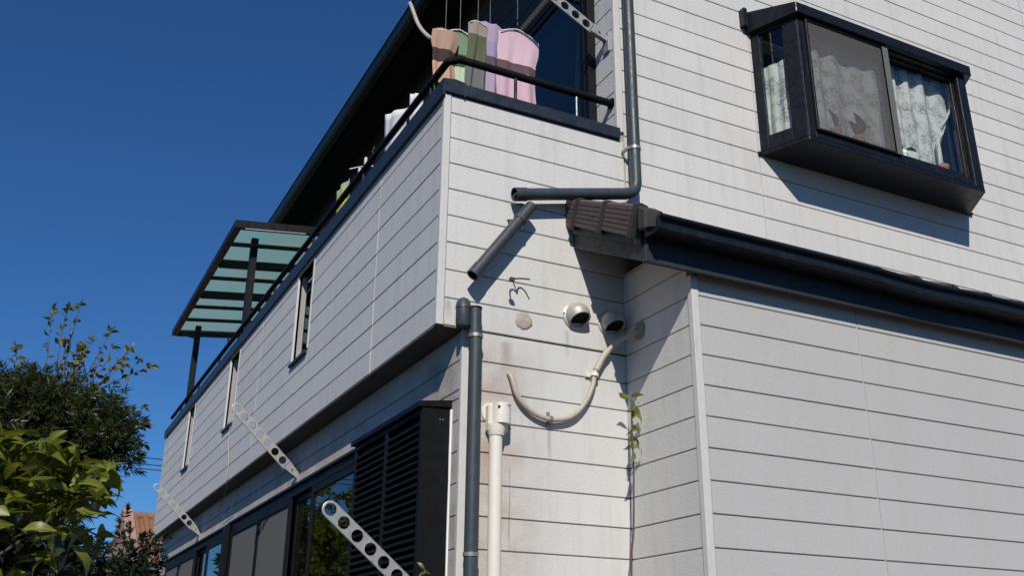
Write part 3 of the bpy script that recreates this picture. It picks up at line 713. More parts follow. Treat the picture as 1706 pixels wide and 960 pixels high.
# ================================================================== PIPES ON THE FRONT WALL
PW = -.075
def band(c, r, axis, parent, mat='clip_steel', foot=True):
    o = obj('pipe_clip', MB().lathe([(r, -.009), (r + .004, -.009), (r + .004, .009), (r, .009)], c, axis, 20), mat, parent, smooth=True)
    return o
dp = thing('downpipe', 'tall slate downpipe from the roof with an elbow turning left above the tiles', 'downpipe', (1.16, PW, 4.1))
obj('pipe', MB().tube([(1.155, PW, 7.0), (1.163, PW, 4.17), (1.155, PW, 4.135), (1.13, PW, 4.105), (1.09, PW, 4.088), (.44, PW, 3.932)], .0335, 20, hollow=.9), 'pipe_plastic', dp, smooth=True)
obj('socket', MB().tube([(.455, PW, 3.9355), (.385, PW, 3.9187)], .0375, 20, hollow=.9), 'pipe_plastic', dp, smooth=True)
obj('dark_bore_plug', MB().tube([(.50, PW, 3.9463), (.52, PW, 3.951)], .030, 16), 'pipe_inside', dp)  # near-black disc closing the bore
band((1.1621, PW, 4.395), .0335, (0, 0, 1), dp)
obj('clip_stem', MB().box(1.118, 1.128, PW + .0, .003, 4.386, 4.404), 'clip_steel', dp)
band((1.157, PW, 6.1), .0335, (0, 0, 1), dp)
obj('broken_tongue', MB().tube([(.385, PW - .03, 3.91), (.368, PW - .034, 3.895), (.366, PW - .03, 3.868)], [.006, .005, .001], 6), 'pipe_plastic', dp, smooth=True)
# broken loose segment
bp_ = thing('broken_pipe', 'short slanting broken piece of grey downpipe held by one rusty clip', 'downpipe', (.33, -.085, 3.6))
a_, b_ = Vector((.150, -.088, 3.405)), Vector((.487, -.080, 3.872))
obj('pipe', MB().tube([a_, b_], .0315, 20, hollow=.9), 'pipe_plastic', bp_, smooth=True)
ax = (b_ - a_).normalized()
obj('socket', MB().tube([a_, a_ + ax * .07], .0345, 20, hollow=.92), 'pipe_plastic', bp_, smooth=True)
obj('dark_bore_plug', MB().tube([a_ + ax * .09, a_ + ax * .10], .028, 16), 'pipe_inside', bp_)  # near-black disc across the pipe, as in the downpipe
band(a_ + ax * .455, .032, ax, bp_, 'rust_steel')
obj('clip_stem', MB().tube([a_ + ax * .455 + Vector((-.02, .02, 0)), (.385, .004, 3.80)], .006, 6), 'rust_steel', bp_)
# lower downpipe with offset head
lp = thing('downpipe', 'thick slate downpipe at the ground floor corner with a domed offset head', 'downpipe', (.183, -.07, 0))
obj('pipe', MB().tube([(.183, -.068, 0.02), (.183, -.068, 3.12)], .0325, 20), 'pipe_plastic', lp, smooth=True)
obj('socket', MB().tube([(.179, -.068, 3.105), (.176, -.068, 3.235)], .0335, 20), 'pipe_plastic', lp, smooth=True)
obj('socket_cap', MB().tube([(.176, -.068, 3.236), (.176, -.068, 3.244)], .0365, 20), 'dark_metal', lp, smooth=True)
obj('offset_head', MB().lathe([(0, .088), (.014, .086), (.026, .078), (.035, .064), (.0385, .044), (.0395, .042), (.0395, .030), (.037, .028), (.037, -.050), (.031, -.062), (.012, -.066), (0, -.066)], (.111, -.072, 3.195), seg=20), 'pipe_plastic', lp, smooth=True)
band((.1825, -.068, 3.095), .0335, (0, 0, 1), lp)
obj('clip_stem', MB().tube([(.215, -.055, 3.095), (.235, -.02, 3.10), (.235, .003, 3.10)], .005, 6), 'rust_steel', lp)
band((.183, -.068, 2.05), .0325, (0, 0, 1), lp)
obj('hook_nail', MB().tube([(.213, -.03, 3.17), (.222, -.01, 3.21), (.222, .003, 3.225)], [.003, .005, .009], 6), 'rust_steel', lp)
# cream conduit with cable cover
cd = thing('conduit', 'cream vertical cable conduit with a hooded cover beside the slate downpipe', 'conduit', (.315, -.045, 0))
obj('pipe', MB().tube([(.311, -.046, .02), (.311, -.046, 2.655)], .0325, 20), 'cream_plastic', cd, smooth=True)
obj('backplate', MB().lathe([(0, 0), (.052, 0), (.052, .006), (.046, .014), (0, .014)], (.302, .004, 2.735), (0, -1, 0), 20), 'cream_plastic', cd, smooth=True)
obj('cable_cover', MB().box(.268, .372, -.062, -.006, 2.63, 2.775), 'cream_plastic', cd, bevel=.012)
hood = [(math.cos(a) * .047, -math.sin(a) * .045) for a in [math.pi * i / 12 for i in range(13)]]
obj('hood', MB().prism(hood, lambda p, t: (.331 + p[0], -.062 + p[1], t), 2.672, 2.772), 'cream_plastic', cd, smooth=35)
obj('collar', MB().lathe([(.037, 0), (.047, .045), (.047, .055), (.036, .055)], (.313, -.046, 2.615), seg=20), 'cream_plastic', cd, smooth=True)
for x, z in ((.302, 2.748), (.287, 2.655)): obj('screw', MB().lathe([(0, -.004), (.007, -.003), (.007, 0)], (x, -.098 if z > 2.7 else -.064, z), (0, 1, 0), 10), 'rubber_black', cd)
for i in range(3): obj('embossed_mark', MB().box(.343 + i * .008, .348 + i * .008, -.1085, -.1035, 2.758, 2.762), 'putty_dark', cd)

# ================================================================== VENT HOODS, PATCHES, HOSE
def vent(x, z, label):
    t = thing('vent_hood', label, 'vent', (x, 0, z - .08), 'round vent hoods')
    obj('flange', MB().lathe([(.045, 0), (.075, 0), (.077, -.006), (.070, -.012), (.062, -.014)], (x, 0, z), (0, 1, 0), 28), 'vent_steel', t, smooth=True)
    # dome: sphere cut by a slanted mouth
    c = Vector((x, -.030, z)); r = .066; ax = Vector((.12, -.47, -.87)).normalized()
    prof = []
    amouth = R(60)
    for i in range(13):
        a = amouth + (math.pi - amouth) * i / 12; prof.append((r * math.sin(a), r * math.cos(a)))
    inner = [(q[0] * .93, q[1] * .93) for q in reversed(prof)]
    m = MB().lathe(prof + inner[:-1] + [inner[-1], prof[0]], c, ax, 28)
    m.v = [(p[0], min(p[1], .004), p[2]) for p in m.v]
    obj('dome', m, 'vent_steel', t, smooth=True)
    obj('mouth_grille', MB().lathe([(0, 0), (.056, 0), (.056, .002), (0, .002)], c + ax * (r * math.cos(amouth) * .5), ax, 24), 'rubber_black', t)
    obj('mouth_rim', MB().lathe([(r * math.sin(amouth) - .003, -.002), (r * math.sin(amouth) + .003, -.002), (r * math.sin(amouth) + .003, .003), (r * math.sin(amouth) - .003, .003)], c + ax * (r * math.cos(amouth)), ax, 24), 'vent_steel', t, smooth=True)
    obj('screw', MB().lathe([(0, -.004), (.004, -.003), (.004, 0)], (x - .074, -.012, z + .004), (0, 1, 0), 8), 'rust_steel', t)
vent(.790, 3.322, 'sunlit round silver vent hood on the front wall, left of two')
vent(1.006, 3.314, 'silver vent hood in the eave shadow near the inner corner')
def blob(c, r, nrm, mat, sq=.25, seed=0):
    rr = random.Random(seed); ph = [rr.uniform(0, 6.28) for _ in range(4)]
    prof_n = 6; seg = 22; c = Vector(c); nrm = Vector(nrm).normalized()
    u = nrm.orthogonal().normalized(); v = nrm.cross(u); m = MB(); vs = []
    for i in range(prof_n + 1):
        t = i / prof_n
        for k in range(seg):
            a = 2 * math.pi * k / seg
            rad = r * (1 + .035 * math.sin(3 * a + ph[0]) + .035 * math.sin(5 * a + ph[1]) + .05 * math.sin(9 * a + ph[2])) * math.cos(t * math.pi / 2 * .98)
            h = r * sq * math.sin(t * math.pi / 2) ** .7 * (1 + .10 * math.sin(2 * a + ph[3]))
            vs.append(c + (u * math.cos(a) + v * math.sin(a)) * rad + nrm * h)
    f = [(i * seg + k, i * seg + (k + 1) % seg, (i + 1) * seg + (k + 1) % seg, (i + 1) * seg + k) for i in range(prof_n) for k in range(seg)]
    return m.add(vs, f + [tuple(range(prof_n * seg, (prof_n + 1) * seg))])
tag(obj('putty_patch', blob((.482, .002, 3.247), .050, (0, -1, 0), 'putty', .28, 3), 'putty', loc=(.482, 0, 3.19), smooth=50), 'round beige putty lump plugging a hole left of the vents', 'patch')
tag(obj('putty_patch', blob((1.102, -.146, 3.248), .052, (-1, 0, 0), 'putty_dark', .28, 9), 'putty_dark', loc=(1.1, -.146, 3.19), smooth=50), 'dark putty lump on the shaded side wall where the hose ends', 'patch')
hz = thing('drain_hose', 'beige drain hose sagging across the front wall below the vents', 'hose', (.7, -.03, 2.72))
pts = [(.398, .01, 2.955), (.404, -.022, 2.931), (.437, -.03, 2.833), (.515, -.03, 2.764), (.621, -.03, 2.737), (.738, -.03, 2.764), (.822, -.03, 2.845), (.872, -.03, 2.945), (.888, -.032, 3.02), (.934, -.036, 3.106), (.972, -.045, 3.155), (1.015, -.075, 3.195), (1.06, -.115, 3.225), (1.10, -.146, 3.243)]
obj('tube', MB().tube(spline(pts, 7), .0130, 12), 'hose_beige', hz, smooth=True)
obj('end_sleeve', MB().tube([(.893, -.0325, 3.03), (.934, -.036, 3.106), (.965, -.042, 3.148)], .018, 12), 'hose_beige', hz, smooth=True)
obj('saddle_clip', MB().lathe([(.0145, -.008), (.0185, -.008), (.0185, .008), (.0145, .008)], (.621, -.03, 2.737), (1, 0, 0), 14).box(.613, .629, -.008, .003, 2.70, 2.78), 'clip_steel', hz)
obj('saddle_clip', MB().lathe([(.016, -.010), (.021, -.010), (.021, .010), (.016, .010)], (.884, -.031, 3.005), Vector((.2, 0, 1)), 14).box(.842, .866, -.016, .003, 2.995, 3.02), 'cream_plastic', hz)
# broken pipe clamp
bc = thing('broken_clamp', 'rusty broken pipe clamp sticking out above the beige putty lump', 'clamp', (.41, 0, 3.43))
sv = Vector((0, -.91, -.41)); JB = Vector((.412, .002, 3.475))
cp = lambda a, b: JB + Vector((1, 0, .16)) * a + sv * b
obj('stem', MB().tube([cp(0, 0), cp(0, .075)], .0035, 6), 'rust_steel', bc)
obj('claw', MB().tube(spline([cp(0, .075), cp(-.012, .058), cp(-.032, .060), cp(-.045, .082), cp(-.048, .112)], 4), .0042, 6), 'rust_steel', bc)
obj('claw', MB().tube(spline([cp(0, .075), cp(.013, .054), cp(.034, .048), cp(.052, .066), cp(.060, .098)], 4), .0042, 6), 'rust_steel', bc)
obj('bolt_lug', MB().box(.352, .376, -.112, -.090, 3.412, 3.428), 'rust_steel', bc)

# ================================================================== POLE ARMS
def pole_arm(base, ang, L, label, y, flip=-1, mount=.13):
    """perforated flat laundry arm lying in a plane y = const; base on the wall, reaching out to -x"""
    w_ = .0355; th = .009; s = .0845; n = int((L - mount) / s)
    u = Vector((-math.cos(ang), 0, math.sin(ang))); v = Vector((math.sin(ang), 0, math.cos(ang))); B = Vector(base)
    t = thing('pole_bracket', label, 'pole bracket', base, 'aluminium laundry pole arms')
    P = lambda a, b, d: B + u * a + v * b + Vector((0, d, 0))
    m = MB(); seg = 24
    for i in range(n):
        ca = mount + s * (i + .5); last = i == n - 1; r = .0285
        inn, out = [], []
        for k in range(seg):
            an = 2 * math.pi * (k + .5) / seg; cx, cy = math.cos(an), math.sin(an)
            inn.append((ca + r * cx, r * cy))
            if last and cx > 0: out.append((ca + w_ * cx, w_ * cy))
            else:
                q = min(s / 2 / max(abs(cx), 1e-6), w_ / max(abs(cy), 1e-6)); out.append((ca + q * cx, q * cy))
        o = len(m.v)
        for d in (-th / 2, th / 2):
            m.v += [tuple(P(a, b, d)) for a, b in inn] + [tuple(P(a, b, d)) for a, b in out]
        for k in range(seg):
            k2 = (k + 1) % seg; a0 = o; b0 = o + 2 * seg
            m.f += [(a0 + k, a0 + k2, a0 + seg + k2, a0 + seg + k), (b0 + k2, b0 + k, b0 + seg + k, b0 + seg + k2), (a0 + k2, a0 + k, b0 + k, b0 + k2), (a0 + seg + k, a0 + seg + k2, b0 + seg + k2, b0 + seg + k)]
    obj('perforated_bar', m, 'aluminium', t)
    end = mount + s * (n - .5)
    loop = [P(mount - .01, -w_, 0)] + [P(end, -w_, 0)] + [P(end + w_ * math.sin(a), -w_ * math.cos(a), 0) for a in [math.pi * i / 10 for i in range(1, 10)]] + [P(end, w_, 0), P(mount - .01, w_, 0)]
    obj('edge_rim', MB().tube(loop, .0045, 8), 'aluminium', t, smooth=True)
    k = MB(); pl = [(mount - .005, -w_), (mount - .005, w_), (.06, .030), (.0, .016), (-.004, -.014), (.05, -.022)]
    k.prism(pl, lambda p, d: P(p[0], p[1], d), -.016, .016)
    obj('hinge_block', k, 'aluminium', t, bevel=.003)
    obj('hinge_pin', MB().tube([P(.075, 0, -.02), P(.075, 0, .02)], .007, 10), 'rust_steel', t, smooth=True)
    obj('wall_bracket', MB().box(B.x - .012, B.x + .001, y - .03, y + .03, B.z - .085, B.z + .055), 'aluminium', t, bevel=.002)
    return t
pole_arm((A - .002, 2.953, 2.885), R(43), .80, 'aluminium laundry arm above the garden window, middle of the lower three', 2.953)
pole_arm((A - .002, 6.79, 2.90), R(43), .79, 'farthest aluminium laundry arm, near the far end of the ground floor wall', 6.79)
pole_arm((A - .002, .058, 1.737), R(39.3), .81, 'nearest aluminium laundry arm crossing the black louvred shutter box', .058)
pole_arm((XE - .002, .078, 5.215), R(28), .80, 'aluminium laundry arm on the upstairs wall beside the balcony door', .078)

# ================================================================== LAUNDRY
lpz = 5.66
lp_ = thing('laundry_pole', 'dark laundry pole above the hanging shirts at the balcony end', 'pole', (.55, .33, lpz))
obj('pole_tube', MB().tube([(.0, .33, lpz), (1.095, .33, lpz)], .014, 12), 'black_metal', lp_, smooth=True)
obj('wall_socket', MB().lathe([(.014, -.03), (.024, -.03), (.034, 0), (.014, 0)], (1.098, .33, lpz), (1, 0, 0), 16), 'black_metal', lp_, smooth=True)
fabric('shirt_pink', [(0, (.10, .065, .08)), (.05, (.62, .42, .50)), (.335, (.13, .085, .095)), (.42, (.66, .47, .54)), (.75, (.55, .42, .50))], 2, 1.25)  # dark middle bands of these cloths paint in shadow between garments
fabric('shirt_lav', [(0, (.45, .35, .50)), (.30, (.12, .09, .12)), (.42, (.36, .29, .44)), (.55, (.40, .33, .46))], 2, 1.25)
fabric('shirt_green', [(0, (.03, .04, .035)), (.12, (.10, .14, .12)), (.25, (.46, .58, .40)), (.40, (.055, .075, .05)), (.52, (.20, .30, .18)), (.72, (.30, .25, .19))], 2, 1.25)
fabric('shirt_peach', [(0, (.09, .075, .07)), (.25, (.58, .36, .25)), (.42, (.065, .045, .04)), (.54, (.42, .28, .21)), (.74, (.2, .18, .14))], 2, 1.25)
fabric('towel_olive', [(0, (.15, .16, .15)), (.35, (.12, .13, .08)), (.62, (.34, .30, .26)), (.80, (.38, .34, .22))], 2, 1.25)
fabric('cloth_yellow', [(0, (.04, .09, .10)), (.70, (.62, .56, .10)), (.79, (.12, .26, .24)), (.82, (.66, .60, .16)), (.88, (.30, .42, .40))], 2, .8)
def hanger(c, half, label, ang=0.0, top=None):
    c = Vector(c); up = (top - c.z - .02) if top else .12; d = Vector((math.cos(ang), math.sin(ang), 0))
    t = thing('clothes_hanger', label, 'hanger', c, 'clothes hangers')
    obj('hook', MB().tube(spline([c + Vector((0, 0, 0)), c + Vector((0, .004, up - .04)), c + Vector((0, .020, up + .015)), c + Vector((0, 0, up + .042)), c + Vector((0, -.020, up + .018))], 5), .0018, 6), 'clip_steel', t, smooth=True)
    obj('shoulder_bar', MB().tube(spline([c - d * half + Vector((0, 0, -.38 * half)), c - d * half * .5 + Vector((0, 0, -.14 * half)), c, c + d * half * .5 + Vector((0, 0, -.14 * half)), c + d * half + Vector((0, 0, -.38 * half))], 5), .004, 6), 'peg_white', t, smooth=True)
    return t
def shirt(c, wbody, h, mat, label, ang=0.0, sleeve=.09, seed=1, cat='shirt'):
    c = Vector(c); d = Vector((math.cos(ang), math.sin(ang), 0)); nrm = Vector((-d.y, d.x, 0)); rr = random.Random(seed); ph = rr.uniform(0, 6)
    m = MB(); nu, nv = 26, 22
    for side in (-1, 1):
        def fn(u, v):
            q = u * 2 - 1; hw = wbody / 2 * (1 + .10 * v); z = -v * h
            if v < .30: hw += sleeve * (1 - max(0, (v - .16) / .14)) if v > .16 else sleeve * 1.0
            top = -.22 * wbody * abs(q) ** 1.4 * (1 - v)
            neck = -.10 * wbody * max(0, 1 - (q / .30) ** 2) if v == 0 else 0
            depth = side * (.012 * (1 - q * q) + .002) + .013 * math.sin(q * 4.2 + ph + v * 1.6) * (.2 + v) + .006 * math.sin(q * 11 + ph * 2 + v * 3) * v + .02 * math.sin(ph + v * 3)
            return c + d * (q * hw + .012 * math.sin(v * 5 + ph)) + Vector((0, 0, z + top + neck + .012 * v * math.sin(q * 5 + ph))) + nrm * depth
        m.grid(fn, nu, nv)
    o = obj('shirt' if cat == 'shirt' else cat, m, mat, loc=c, smooth=60)
    return tag(o, label, cat, 'laundry on the balcony')
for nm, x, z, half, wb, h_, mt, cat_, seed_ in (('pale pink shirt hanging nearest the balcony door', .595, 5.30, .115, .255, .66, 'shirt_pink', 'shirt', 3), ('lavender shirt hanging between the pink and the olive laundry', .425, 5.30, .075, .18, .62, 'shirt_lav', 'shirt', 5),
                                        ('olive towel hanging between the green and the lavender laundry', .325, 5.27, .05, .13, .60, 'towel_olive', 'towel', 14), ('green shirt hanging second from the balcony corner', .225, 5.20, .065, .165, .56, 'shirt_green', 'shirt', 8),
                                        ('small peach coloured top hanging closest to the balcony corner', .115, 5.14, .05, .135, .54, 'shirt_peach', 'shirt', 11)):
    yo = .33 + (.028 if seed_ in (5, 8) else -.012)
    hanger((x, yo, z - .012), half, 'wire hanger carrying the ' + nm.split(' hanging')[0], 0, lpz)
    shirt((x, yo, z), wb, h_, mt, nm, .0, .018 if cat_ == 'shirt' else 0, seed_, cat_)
hanger((.22, 1.90, 4.99), .17, 'white hanger hook showing above the handrail')
def cloth(name, pts, mat, label):
    m = MB(); a, b, c, d = [Vector(p) for p in pts]
    def fn(u, v):
        p = (a * (1 - u) + b * u) * (1 - v) + (d * (1 - u) + c * u) * v
        return p + Vector((.012 * math.sin(u * 9 + v * 2), .01 * math.sin(v * 7), 0))
    m.grid(fn, 12, 12)
    return tag(obj(name, m, mat, smooth=True, solid=.002), label, 'towel', 'laundry on the balcony')
cloth('towel', [(.20, 1.62, 5.27), (.25, 1.30, 5.17), (.25, 1.30, 4.58), (.20, 1.60, 4.60)], 'cloth_white', 'white towel peeping over the handrail')
cloth('towel', [(.20, 1.12, 5.16), (.25, 1.00, 5.11), (.25, 1.00, 4.58), (.20, 1.12, 4.60)], 'cloth_white', 'second white cloth over the handrail nearest the balcony corner')
cloth('towel', [(.19, 2.70, 5.14), (.20, 2.42, 5.13), (.24, 2.34, 4.60), (.20, 2.72, 4.60)], 'cloth_yellow', 'yellow and green patterned cloth on the balcony rail')
for i, (y, z) in enumerate(((2.08, 5.13), (2.22, 5.11))):
    t = thing('clothes_peg', ['white clothes peg above the handrail, the nearer of two', 'white clothes peg above the handrail, the farther of two'][i], 'peg', (.22, y, z), 'pegs on the balcony')
    obj('peg_half', MB().box(.212, .219, y - .012, y + .012, z - .05, z + .02), 'peg_white', t, bevel=.002); obj('peg_half', MB().box(.221, .228, y - .012, y + .012, z - .05, z + .02), 'peg_white', t, bevel=.002)
tag(obj('curved_hose', MB().tube(spline([(.13, 1.02, 5.80), (.10, .885, 5.654), (.10, .754, 5.444), (.10, .602, 5.269), (.10, .474, 5.157), (.12, .36, 5.10)], 6), .013, 10), 'hose_beige', smooth=True), 'beige curved hose hanging below the eave at the balcony corner', 'hose')

# ================================================================== BALCONY AWNING
aw = thing('balcony_awning', 'dark framed awning with turquoise translucent panels over the far balcony', 'awning', (.45, 7.0, 4.56))
ax0, ax1, ay0, ay1 = -.17, 1.10, 5.06, 8.94
az = lambda x: 5.70 + (x - ax0) * .118
def abar(name, x0, x1, y0, y1, h0, h1, mat='dark_metal'):
    return obj(name, MB().hexa([(x0, y0, az(x0) + h0), (x1, y0, az(x1) + h0), (x1, y1, az(x1) + h0), (x0, y1, az(x0) + h0)], [(x0, y0, az(x0) + h1), (x1, y0, az(x1) + h1), (x1, y1, az(x1) + h1), (x0, y1, az(x0) + h1)]), mat, aw, bevel=.003)
abar('outer_gutter', ax0, ax0 + .07, ay0, ay1, .015, .10)
abar('end_rafter', ax0 + .071, ax1, ay0, ay0 + .05, .01, .10); abar('end_rafter', ax0 + .071, ax1, ay1 - .05, ay1, .01, .10)
abar('near_trim', ax0 + .10, .55, ay0 - .004, ay0 - .0005, .002, .014, 'aluminium')
nr = 7 ; ys = [ay0 + .05 + (ay1 - ay0 - .1) * i / nr for i in range(nr + 1)]
for i in range(nr):
    abar('panel', ax0 + .071, ax1, ys[i] + .016, ys[i + 1] - .016, .085, .089, 'polycarbonate')
    if i: abar('rafter', ax0 + .071, ax1, ys[i] - (.03 if i in (2, 4) else .012), ys[i] + (.03 if i in (2, 4) else .012), .0 if i in (2, 4) else .045, .094)
abar('wall_plate', 1.04, 1.099, ay0, ay1, -.06, .0)
for y in (5.33, 8.46):
    obj('post', MB().box(.055, .125, y - .035, y + .035, 4.5655, 5.745), 'dark_metal', aw, bevel=.004)
obj('brace', MB().tube([(-.07, 8.80, 5.72), (.07, 8.47, 5.58)], .012, 8), 'dark_metal', aw)
tag(obj('ring_hook', MB().tube(arcpts((.04, 5.9, 4.79), .028, 0, R(330), 14, (0, 1, 0), (0, 0, 1)), .004, 6), 'black_metal', smooth=True), 'small black ring hook standing on the handrail by the second slit', 'hook')

# loose wire under the balcony
tag(obj('loose_wire', MB().tube(spline([(-.012, 4.97, 3.73), (-.010, 4.96, 3.52), (-.012, 4.86, 3.34), (-.008, 4.84, 3.17), (.02, 5.0, 3.10), (.05, 5.25, 3.04), (.08, 5.5, 2.98)], 6), .0035, 6), 'hose_beige', smooth=True), 'thin loose wire dangling from the middle slit below the balcony edge', 'wire')

# ================================================================== PLANTS
LEAFM = {}
def leaf_mesh(key, L, W, curl, mat, n=6):
    if key in LEAFM: return LEAFM[key]
    m = leaf_blade(MB(), (0, 0, 0), (L, 0, 0), W, curl=curl, n=n)
    me = bpy.data.meshes.new('leaf'); me.from_pydata(m.v, [], m.f); me.update(); finish(me, 80); me.materials.append(MAT[mat]); LEAFM[key] = me; return me
def put_leaf(me, parent, p, d, rollang, sc=1):
    o = bpy.data.objects.new('leaf', me); col.objects.link(o); o.parent = parent
    d = Vector(d).normalized(); q = Vector((1, 0, 0)).rotation_difference(d)
    from mathutils import Quaternion
    q = Quaternion(d, rollang) @ q
    o.rotation_mode = 'QUATERNION'; o.rotation_quaternion = q; o.scale = (sc, sc, sc); o.location = Vector(p) - wloc(parent)
    return o
# sprout climbing the inner corner
sp = thing('sprout', 'tall thin sprout with hanging leaves growing up the inner corner', 'plant', (.99, -.17, 0))
stem = spline([(.97, -.17, 0), (.985, -.16, 1.2), (.992, -.15, 2.0), (1.012, -.15, 2.2), (1.026, -.15, 2.5), (1.024, -.15, 2.7), (1.030, -.15, 2.87)], 6)
obj('stem', MB().tube(stem, [.007 - .004 * i / len(stem) for i in range(len(stem))], 8), 'twig', sp, smooth=True)
rr = random.Random(5)
for i, (z, side) in enumerate([(2.88, 1), (2.87, -1)] + [(2.86 - .027 * k + rr.uniform(-.008, .008), 1 if k % 2 else -1) for k in range(11)]):
    me = leaf_mesh(('sp', i % 3), .085, .030, .18 + .06 * (i % 3), 'leaf_sprout')
    d = (side * rr.uniform(.15, .75), rr.uniform(-.3, .15), -rr.uniform(.6, 1)) if i > 1 else (side * .8, -.1, .15)
    put_leaf(me, sp, (1.026, -.15, z), d, rr.uniform(-1.2, 1.2), rr.uniform(.65, 1.2))
s2 = thing('sprout', 'small bright green sprout in front of the black shutter box', 'plant', (-.2, -.5, 0))
obj('stem', MB().tube([(-.22, -.5, 0), (-.215, -.5, 1.0), (-.212, -.5, 1.93)], [.006, .005, .003], 8), 'twig', s2, smooth=True)
for i in range(8):
    me = leaf_mesh(('sp', i % 3), .10, .036, .2, 'leaf_sprout')
    put_leaf(me, s2, (-.212, -.5, 1.93 - .012 * (i // 2)), (rr.uniform(-.7, .7), rr.uniform(-.5, .4), rr.uniform(-1, .1) if i else .4), rr.uniform(-1, 1), rr.uniform(.35, .5))

def crown_mesh(name, centres, nclump, nleaf, L, W, mat, parent, shell=.55, droop=.0, seed=1):
    """clumps of narrow leaves round short twigs, spread through the crown volume"""
    g = np.random.default_rng(seed); V = []; 
    wts = np.array([c[3] * c[4] * c[5] for c in centres]); wts = wts / wts.sum()
    idx = g.choice(len(centres), nclump, p=wts)
    cen = np.array([centres[i][:3] for i in idx]); rad = np.array([centres[i][3:6] for i in idx])
    d = g.normal(size=(nclump, 3)); d /= np.linalg.norm(d, axis=1)[:, None]
    rr_ = shell + (1 - shell) * g.random(nclump) ** .6
    rr_ *= 1 + .15 * np.sin(7 * d[:, 0] + 3) * np.sin(6 * d[:, 1] + 1) + .10 * np.sin(11 * d[:, 2] + 5 * d[:, 0])
    pos = cen + d * rad * rr_[:, None]
    ax = d + g.normal(size=d.shape) * .45 + np.array([0, 0, .35]); ax /= np.linalg.norm(ax, axis=1)[:, None]
    N_ = nclump * nleaf
    P = np.repeat(pos, nleaf, 0); AX = np.repeat(ax, nleaf, 0)
    t = g.random(N_); stemL = .10
    P = P + AX * (t * stemL)[:, None]
    rnd = g.normal(size=(N_, 3)); rnd -= AX * (rnd * AX).sum(1)[:, None]; rnd /= np.linalg.norm(rnd, axis=1)[:, None]
    dr = rnd * (1.0 - .5 * t)[:, None] + AX * (.35 + .6 * t)[:, None] + np.array([0, 0, -droop]); dr /= np.linalg.norm(dr, axis=1)[:, None]
    sd_ = np.cross(dr, g.normal(size=(N_, 3))); sd_ /= np.linalg.norm(sd_, axis=1)[:, None]
    l = L * g.uniform(.65, 1.2, N_)[:, None]; w_ = W * g.uniform(.7, 1.25, N_)[:, None]
    a = P; b = P + dr * l * .45 + sd_ * w_ * .5; c = P + dr * l + np.array([0, 0, -.12]) * l; e = P + dr * l * .45 - sd_ * w_ * .5
    vs = np.stack([a, b, c, e], 1).reshape(-1, 3)
    loc = np.array(wloc(parent))
    me = bpy.data.meshes.new(name); me.vertices.add(len(vs)); me.vertices.foreach_set('co', (vs - loc).ravel())
    me.loops.add(N_ * 4); me.loops.foreach_set('vertex_index', np.arange(N_ * 4)); me.polygons.add(N_)
    me.polygons.foreach_set('loop_start', np.arange(N_) * 4); me.polygons.foreach_set('loop_total', np.full(N_, 4)); me.update(); me.validate()
    me.materials.append(MAT[mat]); o = bpy.data.objects.new(name, me); col.objects.link(o); o.parent = parent
    return o, pos
def trunk(parent, base, top, r, branches, mat='bark', name='trunk'):
    m = MB().tube(spline([base, (Vector(base) * .5 + Vector(top) * .5) + Vector((.05, .04, 0)), top], 6), [r * (1 - .5 * i / 12) for i in range(13)], 10)
    for b0, b1 in branches: m.tube(spline([b0, (Vector(b0) + Vector(b1)) / 2 + Vector((0, 0, .06)), b1], 4), [r * .3 * (1 - .8 * i / 8) for i in range(9)], 7)
    return obj(name, m, mat, parent, smooth=True)

yew = thing('yew_tree', 'dark dense evergreen tree with narrow leaves beyond the citrus', 'tree', (-2.0, 2.9, 0))
trunk(yew, (-2.0, 2.9, 0), (-1.95, 2.85, 2.6), .09, [((-2.0, 2.85, 2.0), (-1.4, 2.6, 2.95)), ((-2.0, 2.85, 2.1), (-2.6, 3.0, 2.9)), ((-1.95, 2.85, 2.3), (-1.8, 2.6, 3.2))])
crown_mesh('crown', [(-1.86, 2.75, 2.92, .50, .55, .43), (-1.42, 2.58, 2.93, .34, .38, .26), (-2.35, 2.9, 2.85, .55, .6, .5), (-1.62, 2.6, 3.12, .22, .3, .2), (-1.98, 2.6, 3.16, .2, .3, .14), (-1.5, 2.65, 2.72, .27, .3, .17), (-1.75, 2.7, 2.6, .5, .4, .25), (-1.30, 2.5, 3.02, .24, .3, .19), (-1.28, 2.5, 2.86, .2, .3, .16), (-1.6, 2.5, 3.05, .35, .3, .22)], 3200, 34, .058, .0085, 'leaf_yew', yew, .35, .1, 11)

